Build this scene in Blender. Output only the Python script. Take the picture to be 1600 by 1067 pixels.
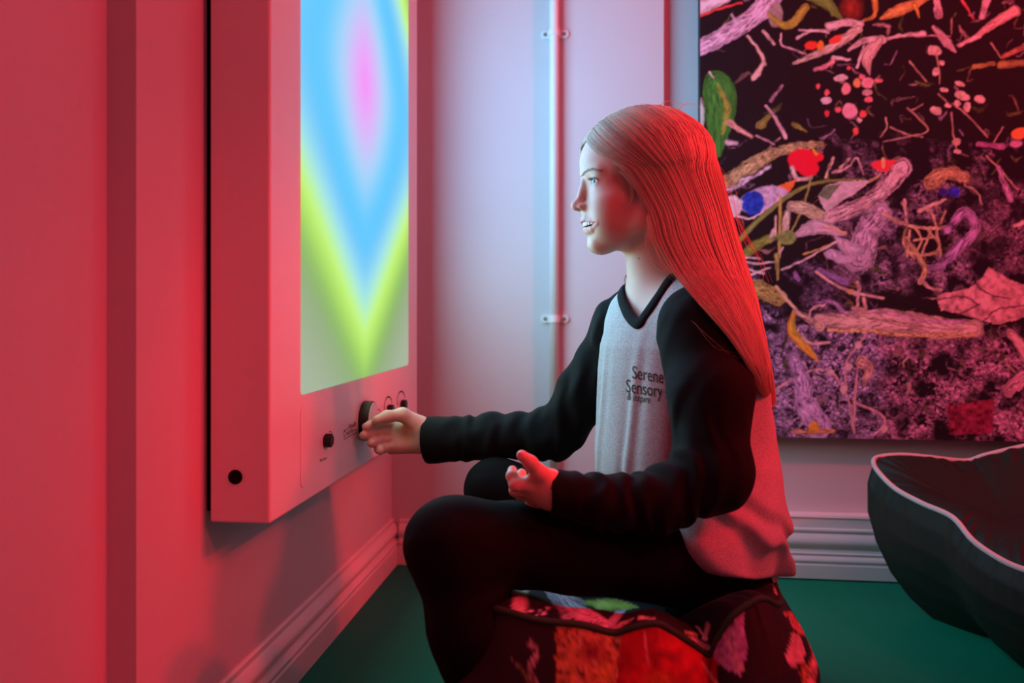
import bpy, bmesh, math, random
import numpy as np
from mathutils import Vector, Matrix

for o in list(bpy.data.objects):
    bpy.data.objects.remove(o)
SC = bpy.context.scene
COL = SC.collection
RNG = np.random.default_rng(7)

# ---------------------------------------------------------------- camera
F = 1310.0                      # focal length in pixels of the 1600 wide frame
YAW = math.atan2(160.0, F)      # camera turned a little to the left of the room axis
HOR = 479.0                     # horizon row
CAMZ = 0.623                    # eye height above the floor
cs, sn = math.cos(YAW), math.sin(YAW)
cam_d = bpy.data.cameras.new('camera')
cam = bpy.data.objects.new('camera', cam_d)
COL.objects.link(cam)
cam.location = (0, 0, CAMZ)
cam.rotation_euler = (math.pi / 2, 0, YAW)
cam_d.sensor_width = 36.0
cam_d.lens = F / 1600.0 * 36.0
cam_d.shift_y = (HOR - 533.5) / 1600.0
cam_d.clip_start = 0.02
cam_d.dof.use_dof = True
cam_d.dof.focus_distance = 1.30
cam_d.dof.aperture_fstop = 3.2
SC.camera = cam

# ---------------------------------------------------------------- world, lights, exposure
SC.view_settings.view_transform = 'Standard'
SC.view_settings.look = 'None'
SC.view_settings.gamma = 1.0
SC.view_settings.exposure = 0.0
SC.view_settings.use_curve_mapping = False
world = bpy.data.worlds.new('dim_room')
SC.world = world
world.use_nodes = True
world.node_tree.nodes['Background'].inputs[0].default_value = (0.5, 0.4, 0.5, 1)
world.node_tree.nodes['Background'].inputs[1].default_value = 0.01

def light(name, kind, loc, target, energy, color, **kw):
    d = bpy.data.lights.new(name, kind)
    d.energy = energy
    d.color = color
    for k, v in kw.items():
        setattr(d, k, v)
    o = bpy.data.objects.new(name, d)
    COL.objects.link(o)
    o.location = loc
    if target is not None:
        o.rotation_euler = (Vector(target) - Vector(loc)).to_track_quat('-Z', 'Y').to_euler()
    return o

# the red colour-wash lamp high on the right, and the glow of the light panel's screen
light('red_wash_lamp', 'POINT', (1.85, 0.78, 1.95), None, 88.0, (1.0, 0.016, 0.034), shadow_soft_size=0.06)
light('red_wall_lamp', 'SPOT', (0.75, 0.37, 1.32), (-0.49, 1.15, 0.27), 22.0, (1.0, 0.022, 0.04),
      shadow_soft_size=0.035, spot_size=math.radians(42), spot_blend=0.8)
light('added_red_hair_spot', 'SPOT', (1.3, 1.14, 1.3), (0.16, 1.27, 0.66), 60.0, (1.0, 0.012, 0.012),  # added narrow spot, only to brighten the red on her hair and back
      shadow_soft_size=0.05, spot_size=math.radians(34), spot_blend=0.8)
XP = -0.447     # front face of the light panel
light('screen_glow', 'AREA', (XP + 0.006, 1.472, CAMZ + 0.43), (2.0, 1.472, CAMZ + 0.43), 11.0, (0.25, 0.64, 1.0),
      shape='RECTANGLE', size=0.62, size_y=0.9)
light('screen_glow_low', 'AREA', (XP + 0.006, 1.472, CAMZ + 0.0), (2.0, 1.472, CAMZ + 0.0), 0.8, (0.62, 1.0, 0.28),
      shape='RECTANGLE', size=0.5, size_y=0.22)

# ---------------------------------------------------------------- helpers
def cw(a, b, c):
    """camera space (right, forward, up) -> world"""
    return (a * cs - b * sn, a * sn + b * cs, c + CAMZ)

def cwv(P):
    P = np.asarray(P, float)
    return np.stack([P[..., 0] * cs - P[..., 1] * sn, P[..., 0] * sn + P[..., 1] * cs, P[..., 2] + CAMZ], -1)

def wcv(W):
    W = np.asarray(W, float)
    return np.stack([W[..., 0] * cs + W[..., 1] * sn, -W[..., 0] * sn + W[..., 1] * cs, W[..., 2] - CAMZ], -1)

def K(px, py, b):
    """camera space point seen at pixel (px, py) at depth b"""
    return np.array([(px - 800.0) / F * b, b, (HOR - py) / F * b])

def pixels(Pc):
    """camera space -> picture coordinates, used to place prints"""
    return 800.0 + F * Pc[..., 0] / Pc[..., 1], HOR - F * Pc[..., 2] / Pc[..., 1]

def wloc(o):
    v = Vector((0, 0, 0))
    while o is not None:
        v += o.location
        o = o.parent
    return v

def link(o, parent=None):
    COL.objects.link(o)
    if parent is not None:
        o.parent = parent
    return o

def empty(name, loc, label=None, cat=None, group=None):
    o = bpy.data.objects.new(name, None)
    o.empty_display_size = 0.05
    o.location = loc
    COL.objects.link(o)
    tag(o, label, cat, group)
    return o

def tag(o, label=None, cat=None, group=None, kind=None):
    if label: o['label'] = label
    if cat: o['category'] = cat
    if group: o['group'] = group
    if kind: o['kind'] = kind
    return o

def mesh_np(name, V, Fc, mat, parent=None, smooth=True, col=None, origin=None):
    """V: world coordinates (n,3); Fc: list of faces or (m,k) array"""
    V = np.asarray(V, float)
    base = wloc(parent) if parent is not None else Vector((0, 0, 0))
    if origin is None:
        origin = base
    o_loc = Vector(origin) - base
    V = V - np.array(origin)
    me = bpy.data.meshes.new(name)
    if isinstance(Fc, np.ndarray):
        m, k = Fc.shape
        me.vertices.add(len(V)); me.vertices.foreach_set('co', V.astype(np.float32).ravel())
        me.loops.add(m * k); me.loops.foreach_set('vertex_index', Fc.astype(np.int32).ravel())
        me.polygons.add(m)
        me.polygons.foreach_set('loop_start', np.arange(0, m * k, k, dtype=np.int32))
        me.update(calc_edges=True)
        me.validate()
    else:
        me.from_pydata(V.tolist(), [], [list(f) for f in Fc])
        me.update()
    if smooth:
        me.polygons.foreach_set('use_smooth', [True] * len(me.polygons))
    if col is not None:
        at = me.color_attributes.new('Col', 'FLOAT_COLOR', 'POINT')
        c4 = np.ones((len(V), 4), np.float32)
        c4[:, :3] = col
        at.data.foreach_set('color', c4.ravel())
    if mat is not None:
        me.materials.append(mat)
    o = bpy.data.objects.new(name, me)
    o.location = o_loc
    return link(o, parent)

def bm_obj(name, bm, mat, parent=None, smooth=False, origin=None, bevel=0.0, segs=2):
    if bevel:
        bmesh.ops.bevel(bm, geom=[e for e in bm.edges], offset=bevel, segments=segs, profile=0.5, affect='EDGES')
    base = wloc(parent) if parent is not None else Vector((0, 0, 0))
    if origin is None:
        origin = base
    bmesh.ops.translate(bm, verts=bm.verts, vec=-Vector(origin))
    bmesh.ops.recalc_face_normals(bm, faces=bm.faces)
    me = bpy.data.meshes.new(name)
    bm.to_mesh(me); bm.free()
    if smooth:
        me.polygons.foreach_set('use_smooth', [True] * len(me.polygons))
    if mat is not None:
        me.materials.append(mat)
    o = bpy.data.objects.new(name, me)
    o.location = Vector(origin) - base
    return link(o, parent)

def add_box(bm, x0, x1, y0, y1, z0, z1):
    r = bmesh.ops.create_cube(bm, size=1.0)
    for v in r['verts']:
        v.co = Vector(((x0 + x1) / 2 + v.co.x * (x1 - x0), (y0 + y1) / 2 + v.co.y * (y1 - y0), (z0 + z1) / 2 + v.co.z * (z1 - z0)))
    return r['verts']

def box_obj(name, x0, x1, y0, y1, z0, z1, mat, parent=None, bevel=0.0, segs=2, smooth=False):
    bm = bmesh.new()
    add_box(bm, x0, x1, y0, y1, z0, z1)
    return bm_obj(name, bm, mat, parent, smooth, origin=None if parent else ((x0 + x1) / 2, (y0 + y1) / 2, z0), bevel=bevel, segs=segs)

def tube(pts, rad, n=10, closed=False, flat=None):
    """tube mesh along a polyline -> V, F ; rad scalar or per point; flat=(normals, scale) squashes along given normals"""
    P = np.asarray(pts, float)
    m = len(P)
    R = np.broadcast_to(np.asarray(rad, float), (m,))
    if closed:
        T = np.roll(P, -1, 0) - np.roll(P, 1, 0)
    else:
        T = np.gradient(P, axis=0)
    T /= np.linalg.norm(T, axis=1, keepdims=True) + 1e-12
    ref = np.array([0, 0, 1.0]) if abs(T[0, 2]) < 0.9 else np.array([1.0, 0, 0])
    N = np.zeros_like(P)
    nprev = ref - T[0] * (ref @ T[0]); nprev /= np.linalg.norm(nprev)
    for i in range(m):
        v = nprev - T[i] * (nprev @ T[i])
        v /= np.linalg.norm(v) + 1e-12
        N[i] = v; nprev = v
    B = np.cross(T, N)
    if flat is not None:
        N = np.asarray(flat[0], float)
        N = N - T * np.sum(N * T, 1, keepdims=True)
        N /= np.linalg.norm(N, axis=1, keepdims=True)
        B = np.cross(T, N)
    a = np.linspace(0, 2 * np.pi, n, endpoint=False)
    sc = flat[1] if flat is not None else 1.0
    V = P[:, None, :] + R[:, None, None] * (np.cos(a)[None, :, None] * N[:, None, :] * sc + np.sin(a)[None, :, None] * B[:, None, :])
    Fs = []
    mm = m if closed else m - 1
    for i in range(mm):
        j = (i + 1) % m
        for k in range(n):
            k2 = (k + 1) % n
            Fs.append((i * n + k, i * n + k2, j * n + k2, j * n + k))
    if not closed:
        Fs.append(tuple(range(n - 1, -1, -1)))
        Fs.append(tuple((m - 1) * n + k for k in range(n)))
    return V.reshape(-1, 3), Fs

def catmull(pts, n, closed=False):
    P = np.asarray(pts, float)
    m = len(P)
    if closed:
        idx = lambda i: P[i % m]
        segs = m
    else:
        idx = lambda i: P[i] if 0 <= i < m else (2 * P[0] - P[1] if i < 0 else 2 * P[-1] - P[-2])
        segs = m - 1
    out = []
    for t in np.linspace(0, segs, n, endpoint=not closed):
        i = min(int(t), segs - 1); u = t - i
        p0, p1, p2, p3 = idx(i - 1), idx(i), idx(i + 1), idx(i + 2)
        out.append(0.5 * (2 * p1 + (p2 - p0) * u + (2 * p0 - 5 * p1 + 4 * p2 - p3) * u * u + (3 * p1 - p0 - 3 * p2 + p3) * u ** 3))
    return np.array(out)

# ---------------------------------------------------------------- materials
def mat_new(name):
    m = bpy.data.materials.new(name)
    m.use_nodes = True
    nt = m.node_tree
    return m, nt, nt.nodes['Principled BSDF']

def plain(name, color, rough=0.5, spec=0.5, metal=0.0, bump=0.0, bscale=200.0, var=0.0, vscale=8.0, sheen=0.0, vcol=False, coat=0.0):
    m, nt, b = mat_new(name)
    b.inputs['Base Color'].default_value = (*color, 1)
    b.inputs['Roughness'].default_value = rough
    b.inputs['Specular IOR Level'].default_value = spec
    b.inputs['Metallic'].default_value = metal
    b.inputs['Sheen Weight'].default_value = sheen
    b.inputs['Coat Weight'].default_value = coat
    tc = nt.nodes.new('ShaderNodeTexCoord')
    src = None
    if vcol:
        a = nt.nodes.new('ShaderNodeAttribute'); a.attribute_name = 'Col'
        src = a.outputs['Color']
        nt.links.new(src, b.inputs['Base Color'])
    if var:
        n = nt.nodes.new('ShaderNodeTexNoise')
        n.inputs['Scale'].default_value = vscale; n.inputs['Detail'].default_value = 5
        nt.links.new(tc.outputs['Object'], n.inputs['Vector'])
        mr = nt.nodes.new('ShaderNodeMapRange')
        mr.inputs[1].default_value = 0.25; mr.inputs[2].default_value = 0.75
        mr.inputs[3].default_value = 1 - var; mr.inputs[4].default_value = 1 + var
        nt.links.new(n.outputs['Fac'], mr.inputs[0])
        mx = nt.nodes.new('ShaderNodeMix'); mx.data_type = 'RGBA'; mx.blend_type = 'MULTIPLY'
        mx.inputs[0].default_value = 1.0
        if src is not None:
            nt.links.new(src, mx.inputs[6])
        else:
            mx.inputs[6].default_value = (*color, 1)
        nt.links.new(mr.outputs[0], mx.inputs[7])
        nt.links.new(mx.outputs[2], b.inputs['Base Color'])
    if bump:
        n2 = nt.nodes.new('ShaderNodeTexNoise')
        n2.inputs['Scale'].default_value = bscale; n2.inputs['Detail'].default_value = 4
        nt.links.new(tc.outputs['Object'], n2.inputs['Vector'])
        bp = nt.nodes.new('ShaderNodeBump')
        bp.inputs['Strength'].default_value = bump
        bp.inputs['Distance'].default_value = 0.002
        nt.links.new(n2.outputs['Fac'], bp.inputs['Height'])
        nt.links.new(bp.outputs['Normal'], b.inputs['Normal'])
    return m

M_WALL = plain('painted_plaster', (0.60, 0.59, 0.63), 0.6, 0.3, bump=0.12, bscale=60, var=0.03, vscale=5)
M_TRIM = plain('gloss_trim_paint', (0.72, 0.70, 0.71), 0.28, 0.5, bump=0.06, bscale=40, var=0.04, vscale=12)
M_FLOOR = plain('green_vinyl', (0.004, 0.22, 0.115), 0.6, 0.12, bump=0.05, bscale=150, var=0.06, vscale=6)
M_CEIL = plain('ceiling_paint', (0.7, 0.7, 0.7), 0.8, 0.2, var=0.02)
M_CASE = plain('white_enamel_case', (0.78, 0.77, 0.78), 0.32, 0.45, bump=0.02, bscale=300, var=0.012, vscale=30)
M_BLACK = plain('black_plastic', (0.008, 0.008, 0.009), 0.35, 0.5, bump=0.02)
M_PRINT = plain('black_print', (0.015, 0.01, 0.012), 0.6, 0.3, var=0.05)
M_KNOBFACE = plain('brushed_knob_face', (0.62, 0.6, 0.62), 0.3, 0.5, bump=0.05, bscale=400)
M_PIPE = plain('white_pipe_paint', (0.76, 0.76, 0.77), 0.3, 0.5, var=0.02)
M_HOLE = plain('painted_recess_shade', (0.006, 0.005, 0.006), 0.8, 0.1, var=0.05)  # near-black colour stands in for shade in the mounting gap and hole
# ---------------------------------------------------------------- room
XW, YB = -0.540, 1.997          # left wall plane, back wall plane
XR, YF, ZC = 2.6, -1.6, 2.6
T = 0.12
def struct(o):
    o['kind'] = 'structure'
    return o
struct(box_obj('floor', XW - 0.3, XR + 0.2, YF - 0.2, YB + 0.3, -0.1, 0.0, M_FLOOR))
struct(box_obj('ceiling', XW - 0.3, XR + 0.2, YF - 0.2, YB + 0.3, ZC, ZC + 0.1, M_CEIL))
YS = 0.895                       # where the left wall steps back
wl = struct(box_obj('wall_left', XW - 0.2, XW, YS, YB, 0.0, ZC, M_WALL))
struct(box_obj('wall_left', XW - 0.2, XW - 0.036, YF - T, YS, 0.0, ZC, M_WALL))
XS = 0.1150                      # where the back wall steps back beside the print
struct(box_obj('wall_back', XW - 0.2, XS, YB, YB + 0.15, 0.0, ZC, M_WALL))
struct(box_obj('wall_back', XS, XR + T, YB + 0.022, YB + 0.15, 0.0, ZC, M_WALL))
struct(box_obj('wall_right', XR, XR + T, YF, YB + 0.022, 0.0, ZC, M_WALL))
struct(box_obj('wall_front', XW - 0.036, XR, YF - T, YF, 0.0, ZC, M_WALL))

def moulding(name, prof, p0, p1, mat, inward):
    """sweep a profile (offset, height) from p0 to p1 along the floor; inward = unit normal into the room"""
    n = len(prof)
    V = []
    for p in (p0, p1):
        for (d, z) in prof:
            V.append((p[0] + inward[0] * d, p[1] + inward[1] * d, z))
    Fs = [(i, (i + 1) % n, n + (i + 1) % n, n + i) for i in range(n)]
    Fs += [tuple(range(n - 1, -1, -1)), tuple(range(n, 2 * n))]
    bm = bmesh.new()
    vs = [bm.verts.new(v) for v in V]
    for f in Fs:
        bm.faces.new([vs[i] for i in f])
    return struct(bm_obj(name, bm, mat, origin=(p0[0], p0[1], 0)))

def bead(z0, z1, d0, bulge, n=7):
    return [(d0 + bulge * math.sin(math.pi * i / (n - 1)), z0 + (z1 - z0) * i / (n - 1)) for i in range(n)]
prof_low = [(0, 0.0), (0.020, 0.0), (0.020, 0.043), (0.0185, 0.046)] + bead(0.046, 0.058, 0.016, 0.003, 6) + [(0.010, 0.061)] + \
           bead(0.063, 0.092, 0.010, 0.008, 9) + [(0.006, 0.095), (0.006, 0.103), (0.003, 0.106), (0, 0.106)]
moulding('baseboard_left', prof_low, (XW, YB), (XW, YS), M_TRIM, (1, 0))
moulding('baseboard_left', prof_low, (XW - 0.036, YS), (XW - 0.036, YF), M_TRIM, (1, 0))
moulding('baseboard_back', prof_low, (XW + 0.0205, YB), (XS, YB), M_TRIM, (0, -1))
prof_high = [(0, 0.004), (0.020, 0.004), (0.020, 0.034), (0.018, 0.037)] + bead(0.038, 0.050, 0.017, 0.003, 6) + [(0.013, 0.054)] + \
            bead(0.056, 0.062, 0.012, 0.003, 5) + [(0.010, 0.066)] + bead(0.068, 0.103, 0.008, 0.009, 9) + \
            [(0.006, 0.106), (0.010, 0.109), (0.010, 0.113), (0.004, 0.116), (0.003, 0.136), (0.006, 0.140), (0.004, 0.145), (0, 0.146)]
prof_high = [(d + 0.022 if d > 0 else 0, z) for d, z in prof_high]
moulding('baseboard_back', prof_high, (XS, YB + 0.022), (XR, YB + 0.022), M_TRIM, (0, -1))

# ---------------------------------------------------------------- water pipe on the back wall
def back_x(px, y=YB):
    u = (px - 800.0) / F
    return y * (u * cs - sn) / (u * sn + cs)
def back_z(px, py, y=YB):
    u = (px - 800.0) / F
    d = y / (u * sn + cs)
    return CAMZ + (HOR - py) / F * d
px_ = back_x(866, YB - 0.018)
pipe = empty('water_pipe', (px_, YB - 0.018, 0.106), 'thin white painted vertical pipe clipped to the back wall behind the child', 'pipe')
bm = bmesh.new()
bmesh.ops.create_cone(bm, cap_ends=True, segments=32, radius1=0.011, radius2=0.011, depth=ZC - 0.13,
                      matrix=Matrix.Translation((px_, YB - 0.018, 0.11 + (ZC - 0.13) / 2)))
o = bm_obj('pipe_run', bm, M_PIPE, pipe, smooth=True)
for k, pyc in enumerate((55, 498)):
    zc = back_z(866, pyc)
    bm = bmesh.new()
    # base strap with rounded ears
    def stadium(bm, cx, cz, hw, r, y0, y1, n=12):
        pts = [(cx + hw * 1 + r * math.cos(a), cz + r * math.sin(a)) for a in np.linspace(-math.pi / 2, math.pi / 2, n)] + \
              [(cx - hw + r * math.cos(a), cz + r * math.sin(a)) for a in np.linspace(math.pi / 2, 3 * math.pi / 2, n)]
        lo = [bm.verts.new((x, y1, z)) for x, z in pts]
        hi = [bm.verts.new((x, y0, z)) for x, z in pts]
        m = len(pts)
        bm.faces.new(hi)
        for i in range(m):
            bm.faces.new((lo[i], lo[(i + 1) % m], hi[(i + 1) % m], hi[i]))
        bm.faces.new(lo[::-1])
    stadium(bm, px_, zc, 0.024, 0.0095, YB - 0.006, YB + 0.001)
    clip = bm_obj('pipe_clip', bm, M_PIPE, pipe, bevel=0.0)
    bm = bmesh.new()
    bmesh.ops.create_cone(bm, cap_ends=True, segments=28, radius1=0.0135, radius2=0.0135, depth=0.015, matrix=Matrix.Translation((px_, YB - 0.018, zc)))
    bm_obj('clip_collar', bm, M_PIPE, clip, smooth=False)
    for s in (-1, 1):
        bm = bmesh.new()
        bmesh.ops.create_cone(bm, cap_ends=True, segments=16, radius1=0.0042, radius2=0.0042, depth=0.004,
                              matrix=Matrix.Translation((px_ + s * 0.0225, YB - 0.0065, zc)) @ Matrix.Rotation(math.pi / 2, 4, 'X'))
        bm_obj('screw', bm, plain('screw_steel', (0.25, 0.25, 0.27), 0.4, 0.5, metal=0.6) if (k == 0 and s == -1) else bpy.data.materials['screw_steel'], clip)

# ---------------------------------------------------------------- light panel on the left wall
Y0, Y1 = 1.050, 1.875
Z0 = CAMZ - 0.2846
Z1 = CAMZ + 1.10
panel = empty('light_panel', (XW, (Y0 + Y1) / 2, Z0), 'large white wall box with a glowing rainbow screen and dials on the left wall', 'light panel')
case = box_obj('case', XW + 0.010, XP, Y0, Y1, Z0, Z1, M_CASE, panel, bevel=0.0035, segs=3, smooth=False)
box_obj('mounting_frame', XW, XW + 0.0105, Y0 + 0.012, Y1 - 0.012, Z0 + 0.012, Z1 - 0.012, M_HOLE, panel)

def rrect(y0, y1, z0, z1, r, n=6):
    pts = []
    for (cy, cz, a0) in ((y1 - r, z1 - r, 0), (y0 + r, z1 - r, 90), (y0 + r, z0 + r, 180), (y1 - r, z0 + r, 270)):
        for i in range(n + 1):
            a = math.radians(a0 + 90 * i / n)
            pts.append((cy + r * math.cos(a), cz + r * math.sin(a)))
    return pts
def plate(name, pts, x0, x1, mat, parent, bevel=0.0):
    bm = bmesh.new()
    lo = [bm.verts.new((x0, y, z)) for y, z in pts]
    hi = [bm.verts.new((x1, y, z)) for y, z in pts]
    m = len(pts)
    f = bm.faces.new(hi)
    bm.faces.new(lo[::-1])
    for i in range(m):
        bm.faces.new((lo[i], lo[(i + 1) % m], hi[(i + 1) % m], hi[i]))
    if bevel:
        bmesh.ops.bevel(bm, geom=[e for e in f.edges], offset=bevel, segments=2, affect='EDGES')
    return bm_obj(name, bm, mat, parent)

SY0, SY1, SZ0, SZ1 = 1.158, 1.786, CAMZ - 0.127, CAMZ + 0.93
ms = bpy.data.materials.new('glowing_screen')
ms.use_nodes = True
nt = ms.node_tree
nt.nodes.clear()
N = nt.nodes.new
geo = N('ShaderNodeNewGeometry')
sep = N('ShaderNodeSeparateXYZ')
nt.links.new(geo.outputs['Position'], sep.inputs[0])
def mth(op, a, b=None, clamp=False):
    n = N('ShaderNodeMath'); n.operation = op; n.use_clamp = clamp
    for i, v in enumerate((a, b)):
        if v is None: continue
        if isinstance(v, (int, float)): n.inputs[i].default_value = v
        else: nt.links.new(v, n.inputs[i])
    return n.outputs[0]
dy = mth('ABSOLUTE', mth('SUBTRACT', sep.outputs['Y'], 1.466))
dz = mth('ABSOLUTE', mth('SUBTRACT', sep.outputs['Z'], CAMZ + 0.403))
dyr = mth('SQRT', mth('ADD', mth('MULTIPLY', dy, dy), 0.0004))      # soft diamond corners
lin = mth('ADD', mth('MULTIPLY', dyr, 0.80), dz)
rad = mth('SQRT', mth('ADD', mth('MULTIPLY', mth('MULTIPLY', dy, dy), 2.2), mth('MULTIPLY', dz, dz)))
k_ = mth('MINIMUM', mth('MULTIPLY', lin, 2.6), 1.0)
rr = mth('ADD', mth('MULTIPLY', rad, mth('SUBTRACT', 1.0, k_)), mth('MULTIPLY', lin, k_))
ramp = N('ShaderNodeValToRGB')
nt.links.new(mth('MULTIPLY', rr, 1.25, True), ramp.inputs[0])
def s2l(c):
    return [((x / 255 + 0.055) / 1.055) ** 2.4 if x > 10 else x / 255 / 12.92 for x in c]
stops = [(0.0, (246, 150, 246)), (0.07, (238, 168, 252)), (0.15, (206, 196, 250)), (0.22, (168, 216, 252)), (0.30, (110, 205, 255)),
         (0.38, (96, 200, 255)), (0.44, (130, 205, 250)), (0.50, (165, 232, 235)), (0.555, (196, 248, 150)), (0.60, (196, 245, 110)),
         (0.68, (142, 190, 100)), (0.76, (150, 172, 130)), (0.90, (170, 182, 160))]
cr = ramp.color_ramp
cr.elements[0].position = stops[0][0]; cr.elements[0].color = (*s2l(stops[0][1]), 1)
cr.elements[1].position = stops[-1][0]; cr.elements[1].color = (*s2l(stops[-1][1]), 1)
for p, c in stops[1:-1]:
    e = cr.elements.new(p); e.color = (*s2l(c), 1)
cr.interpolation = 'B_SPLINE'
em = N('ShaderNodeEmission'); em.inputs[1].default_value = 1.0
nt.links.new(ramp.outputs[0], em.inputs[0])
out = N('ShaderNodeOutputMaterial')
nt.links.new(em.outputs[0], out.inputs[0])
plate('screen', rrect(SY0, SY1, SZ0, SZ1, 0.006), XP - 0.001, XP + 0.0015, ms, panel)
M_LINE = plain('faint_groove', (0.55, 0.53, 0.54), 0.4, 0.4, var=0.02)
plate('control_plate', rrect(SY0 - 0.002, SY1 + 0.004, CAMZ - 0.262, CAMZ - 0.142, 0.012), XP - 0.001, XP + 0.0008, M_CASE, panel, bevel=0.0006)

def pfront(px, py, x=XP):
    """point of the panel's front face"""
    u = (px - 800.0) / F
    d = x / (u * cs - sn)
    return d * (u * sn + cs), CAMZ + (HOR - py) / F * d
def dial(name, y, z, r, h, mat, parent, seg=40, bev=0.0015, x0=XP + 0.0005):
    bm = bmesh.new()
    bmesh.ops.create_cone(bm, cap_ends=True, segments=seg, radius1=r, radius2=r * 0.97, depth=h,
                          matrix=Matrix.Translation((x0 + h / 2, y, z)) @ Matrix.Rotation(math.pi / 2, 4, 'Y'))
    if bev:
        bmesh.ops.bevel(bm, geom=[e for e in bm.edges if abs(e.verts[0].co.x - e.verts[1].co.x) < 1e-5], offset=bev, segments=2, affect='EDGES')
    return bm_obj(name, bm, mat, parent)
ky, kz = pfront(568, 657)
KR = 0.036
dialo = dial('dial', ky, kz, KR, 0.018, M_BLACK, panel, 56)
dial('dial_face', ky, kz, KR * 0.93, 0.0012, M_KNOBFACE, dialo, 56, 0.0003, XP + 0.0178)
for (px, py, r) in ((507, 688, 0.0098), (605.5, 640, 0.0095), (626.5, 632, 0.0095)):
    y, z = pfront(px, py)
    kb = dial('knob', y, z, r, 0.012, M_BLACK, panel, 24, 0.001)
    for i in range(12):
        a = 2 * math.pi * i / 12
        bm = bmesh.new()
        add_box(bm, XP + 0.002, XP + 0.0115, y + r * math.cos(a) - 0.0007, y + r * math.cos(a) + 0.0007, z + r * math.sin(a) - 0.0007, z + r * math.sin(a) + 0.0007)
        if i == 0: bb = bm
        else:
            me_ = bpy.data.meshes.new('t'); bm.to_mesh(me_); bb.from_mesh(me_); bpy.data.meshes.remove(me_); bm.free()
    bm_obj('knob_ribs', bb, M_BLACK, kb)
# cable socket in the near side
u = (368 - 800.0) / F
d = Y0 / (u * sn + cs)
bm = bmesh.new()
bmesh.ops.create_cone(bm, cap_ends=True, segments=32, radius1=0.0095, radius2=0.0095, depth=0.003,
                      matrix=Matrix.Translation((d * (u * cs - sn), Y0 - 0.0002, CAMZ + (HOR - 745) / F * d)) @ Matrix.Rotation(math.pi / 2, 4, 'X'))
bm_obj('socket_hole', bm, M_HOLE, panel)

def text_mesh(s, size, shear=0.0, spacing=1.0):
    c = bpy.data.curves.new('t', 'FONT')
    c.body = s; c.size = size; c.shear = shear; c.space_character = spacing; c.resolution_u = 4
    o = bpy.data.objects.new('t', c)
    COL.objects.link(o)
    bpy.context.view_layer.update()
    dg = bpy.context.evaluated_depsgraph_get()
    me = bpy.data.meshes.new_from_object(o.evaluated_get(dg))
    V = np.array([v.co[:] for v in me.vertices]); Fs = [tuple(p.vertices) for p in me.polygons]
    bpy.data.objects.remove(o); bpy.data.curves.remove(c); bpy.data.meshes.remove(me)
    return V, Fs
def panel_text(name, s, y, z, h, wy=1.0, parent=None):
    V, Fs = text_mesh(s, h * 1.4)
    W = np.stack([np.full(len(V), XP + 0.0012), y + V[:, 0] * wy, z + V[:, 1]], 1)
    return mesh_np(name, W, Fs, M_PRINT, parent or panel, smooth=False)
y, z = pfront(498.5, 722.5); panel_text('lettering', 'Mic Input', y, z, 0.0052, 1.15)
y, z = pfront(535.5, 683.0); panel_text('lettering', 'Creative', y, z, 0.0095, 1.15)
y, z = pfront(544.5, 670.5); panel_text('lettering', 'Apollo', y, z, 0.0095, 1.1)
def strip(name, pts, w=0.0008):
    """thin printed line on the panel front through picture points"""
    Q = [pfront(*p) for p in pts]
    P = np.array([(XP + 0.0011, a, b) for a, b in Q])
    T_ = np.gradient(P, axis=0); T_ /= np.linalg.norm(T_, axis=1, keepdims=True)
    Nn = np.cross(T_, (1.0, 0, 0))
    V = np.concatenate([P + Nn * w, P - Nn * w]); n = len(P)
    return mesh_np(name, V, [(i, i + 1, n + i + 1, n + i) for i in range(n - 1)], M_PRINT, panel, smooth=False)
strip('printed_line', [(536, 686.5), (557, 675.5)], 0.0006)
strip('printed_line', [(536, 673.5), (543, 669.5), (544.5, 664)], 0.0006)
strip('printed_line', [(552, 672.8), (557, 670)], 0.0006)
def hook(cx, cy):
    return catmull([(cx - 5.5, cy + 12), (cx - 6.2, cy + 3), (cx - 3, cy - 7), (cx + 1.5, cy - 9), (cx + 5, cy - 4), (cx + 5.5, cy + 2)], 14)
strip('dial_arrow', hook(606, 629), 0.0017)
strip('dial_arrow', hook(626, 620.5), 0.0017)
strip('dial_arrow', catmull([(588, 643), (590.5, 639), (593.5, 643), (594.5, 648)], 10), 0.0011)
mc = [(513, 675), (516, 674), (518, 678), (515.5, 682), (519, 686), (520, 692), (517, 696), (515, 690), (513.5, 697)]
strip('microphone_mark', catmull(mc, 30), 0.0006)
strip('microphone_mark', [(514, 689), (518.5, 694)], 0.0006)
strip('microphone_mark', [(514, 681), (517, 677.5)], 0.0006)
# ---------------------------------------------------------------- implicit surfaces
def v3(*a): return np.array(a, np.float64)
def ell(P, c, r, R=None):
    q = P - np.asarray(c)
    if R is not None: q = q @ R
    r = np.asarray(r, float)
    k0 = np.sqrt(np.sum((q / r) ** 2, 1)) + 1e-9
    k1 = np.sqrt(np.sum((q / (r * r)) ** 2, 1)) + 1e-9
    return k0 * (k0 - 1) / k1
def cap(P, a, b, r1, r2):
    a = np.asarray(a, float); b = np.asarray(b, float)
    ba = b - a
    h = np.clip(((P - a) @ ba) / (ba @ ba), 0, 1)
    return np.linalg.norm(P - a - h[:, None] * ba, axis=1) - (r1 + (r2 - r1) * h)
def smin(a, b, k):
    h = np.maximum(k - np.abs(a - b), 0) / k
    return np.minimum(a, b) - h * h * k * 0.25
def smax(a, b, k): return -smin(-a, -b, k)
def chain(P, pts, rs, k=0.01):
    d = cap(P, pts[0], pts[1], rs[0], rs[1])
    for i in range(1, len(pts) - 1):
        d = smin(d, cap(P, pts[i], pts[i + 1], rs[i], rs[i + 1]), k)
    return d
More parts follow.
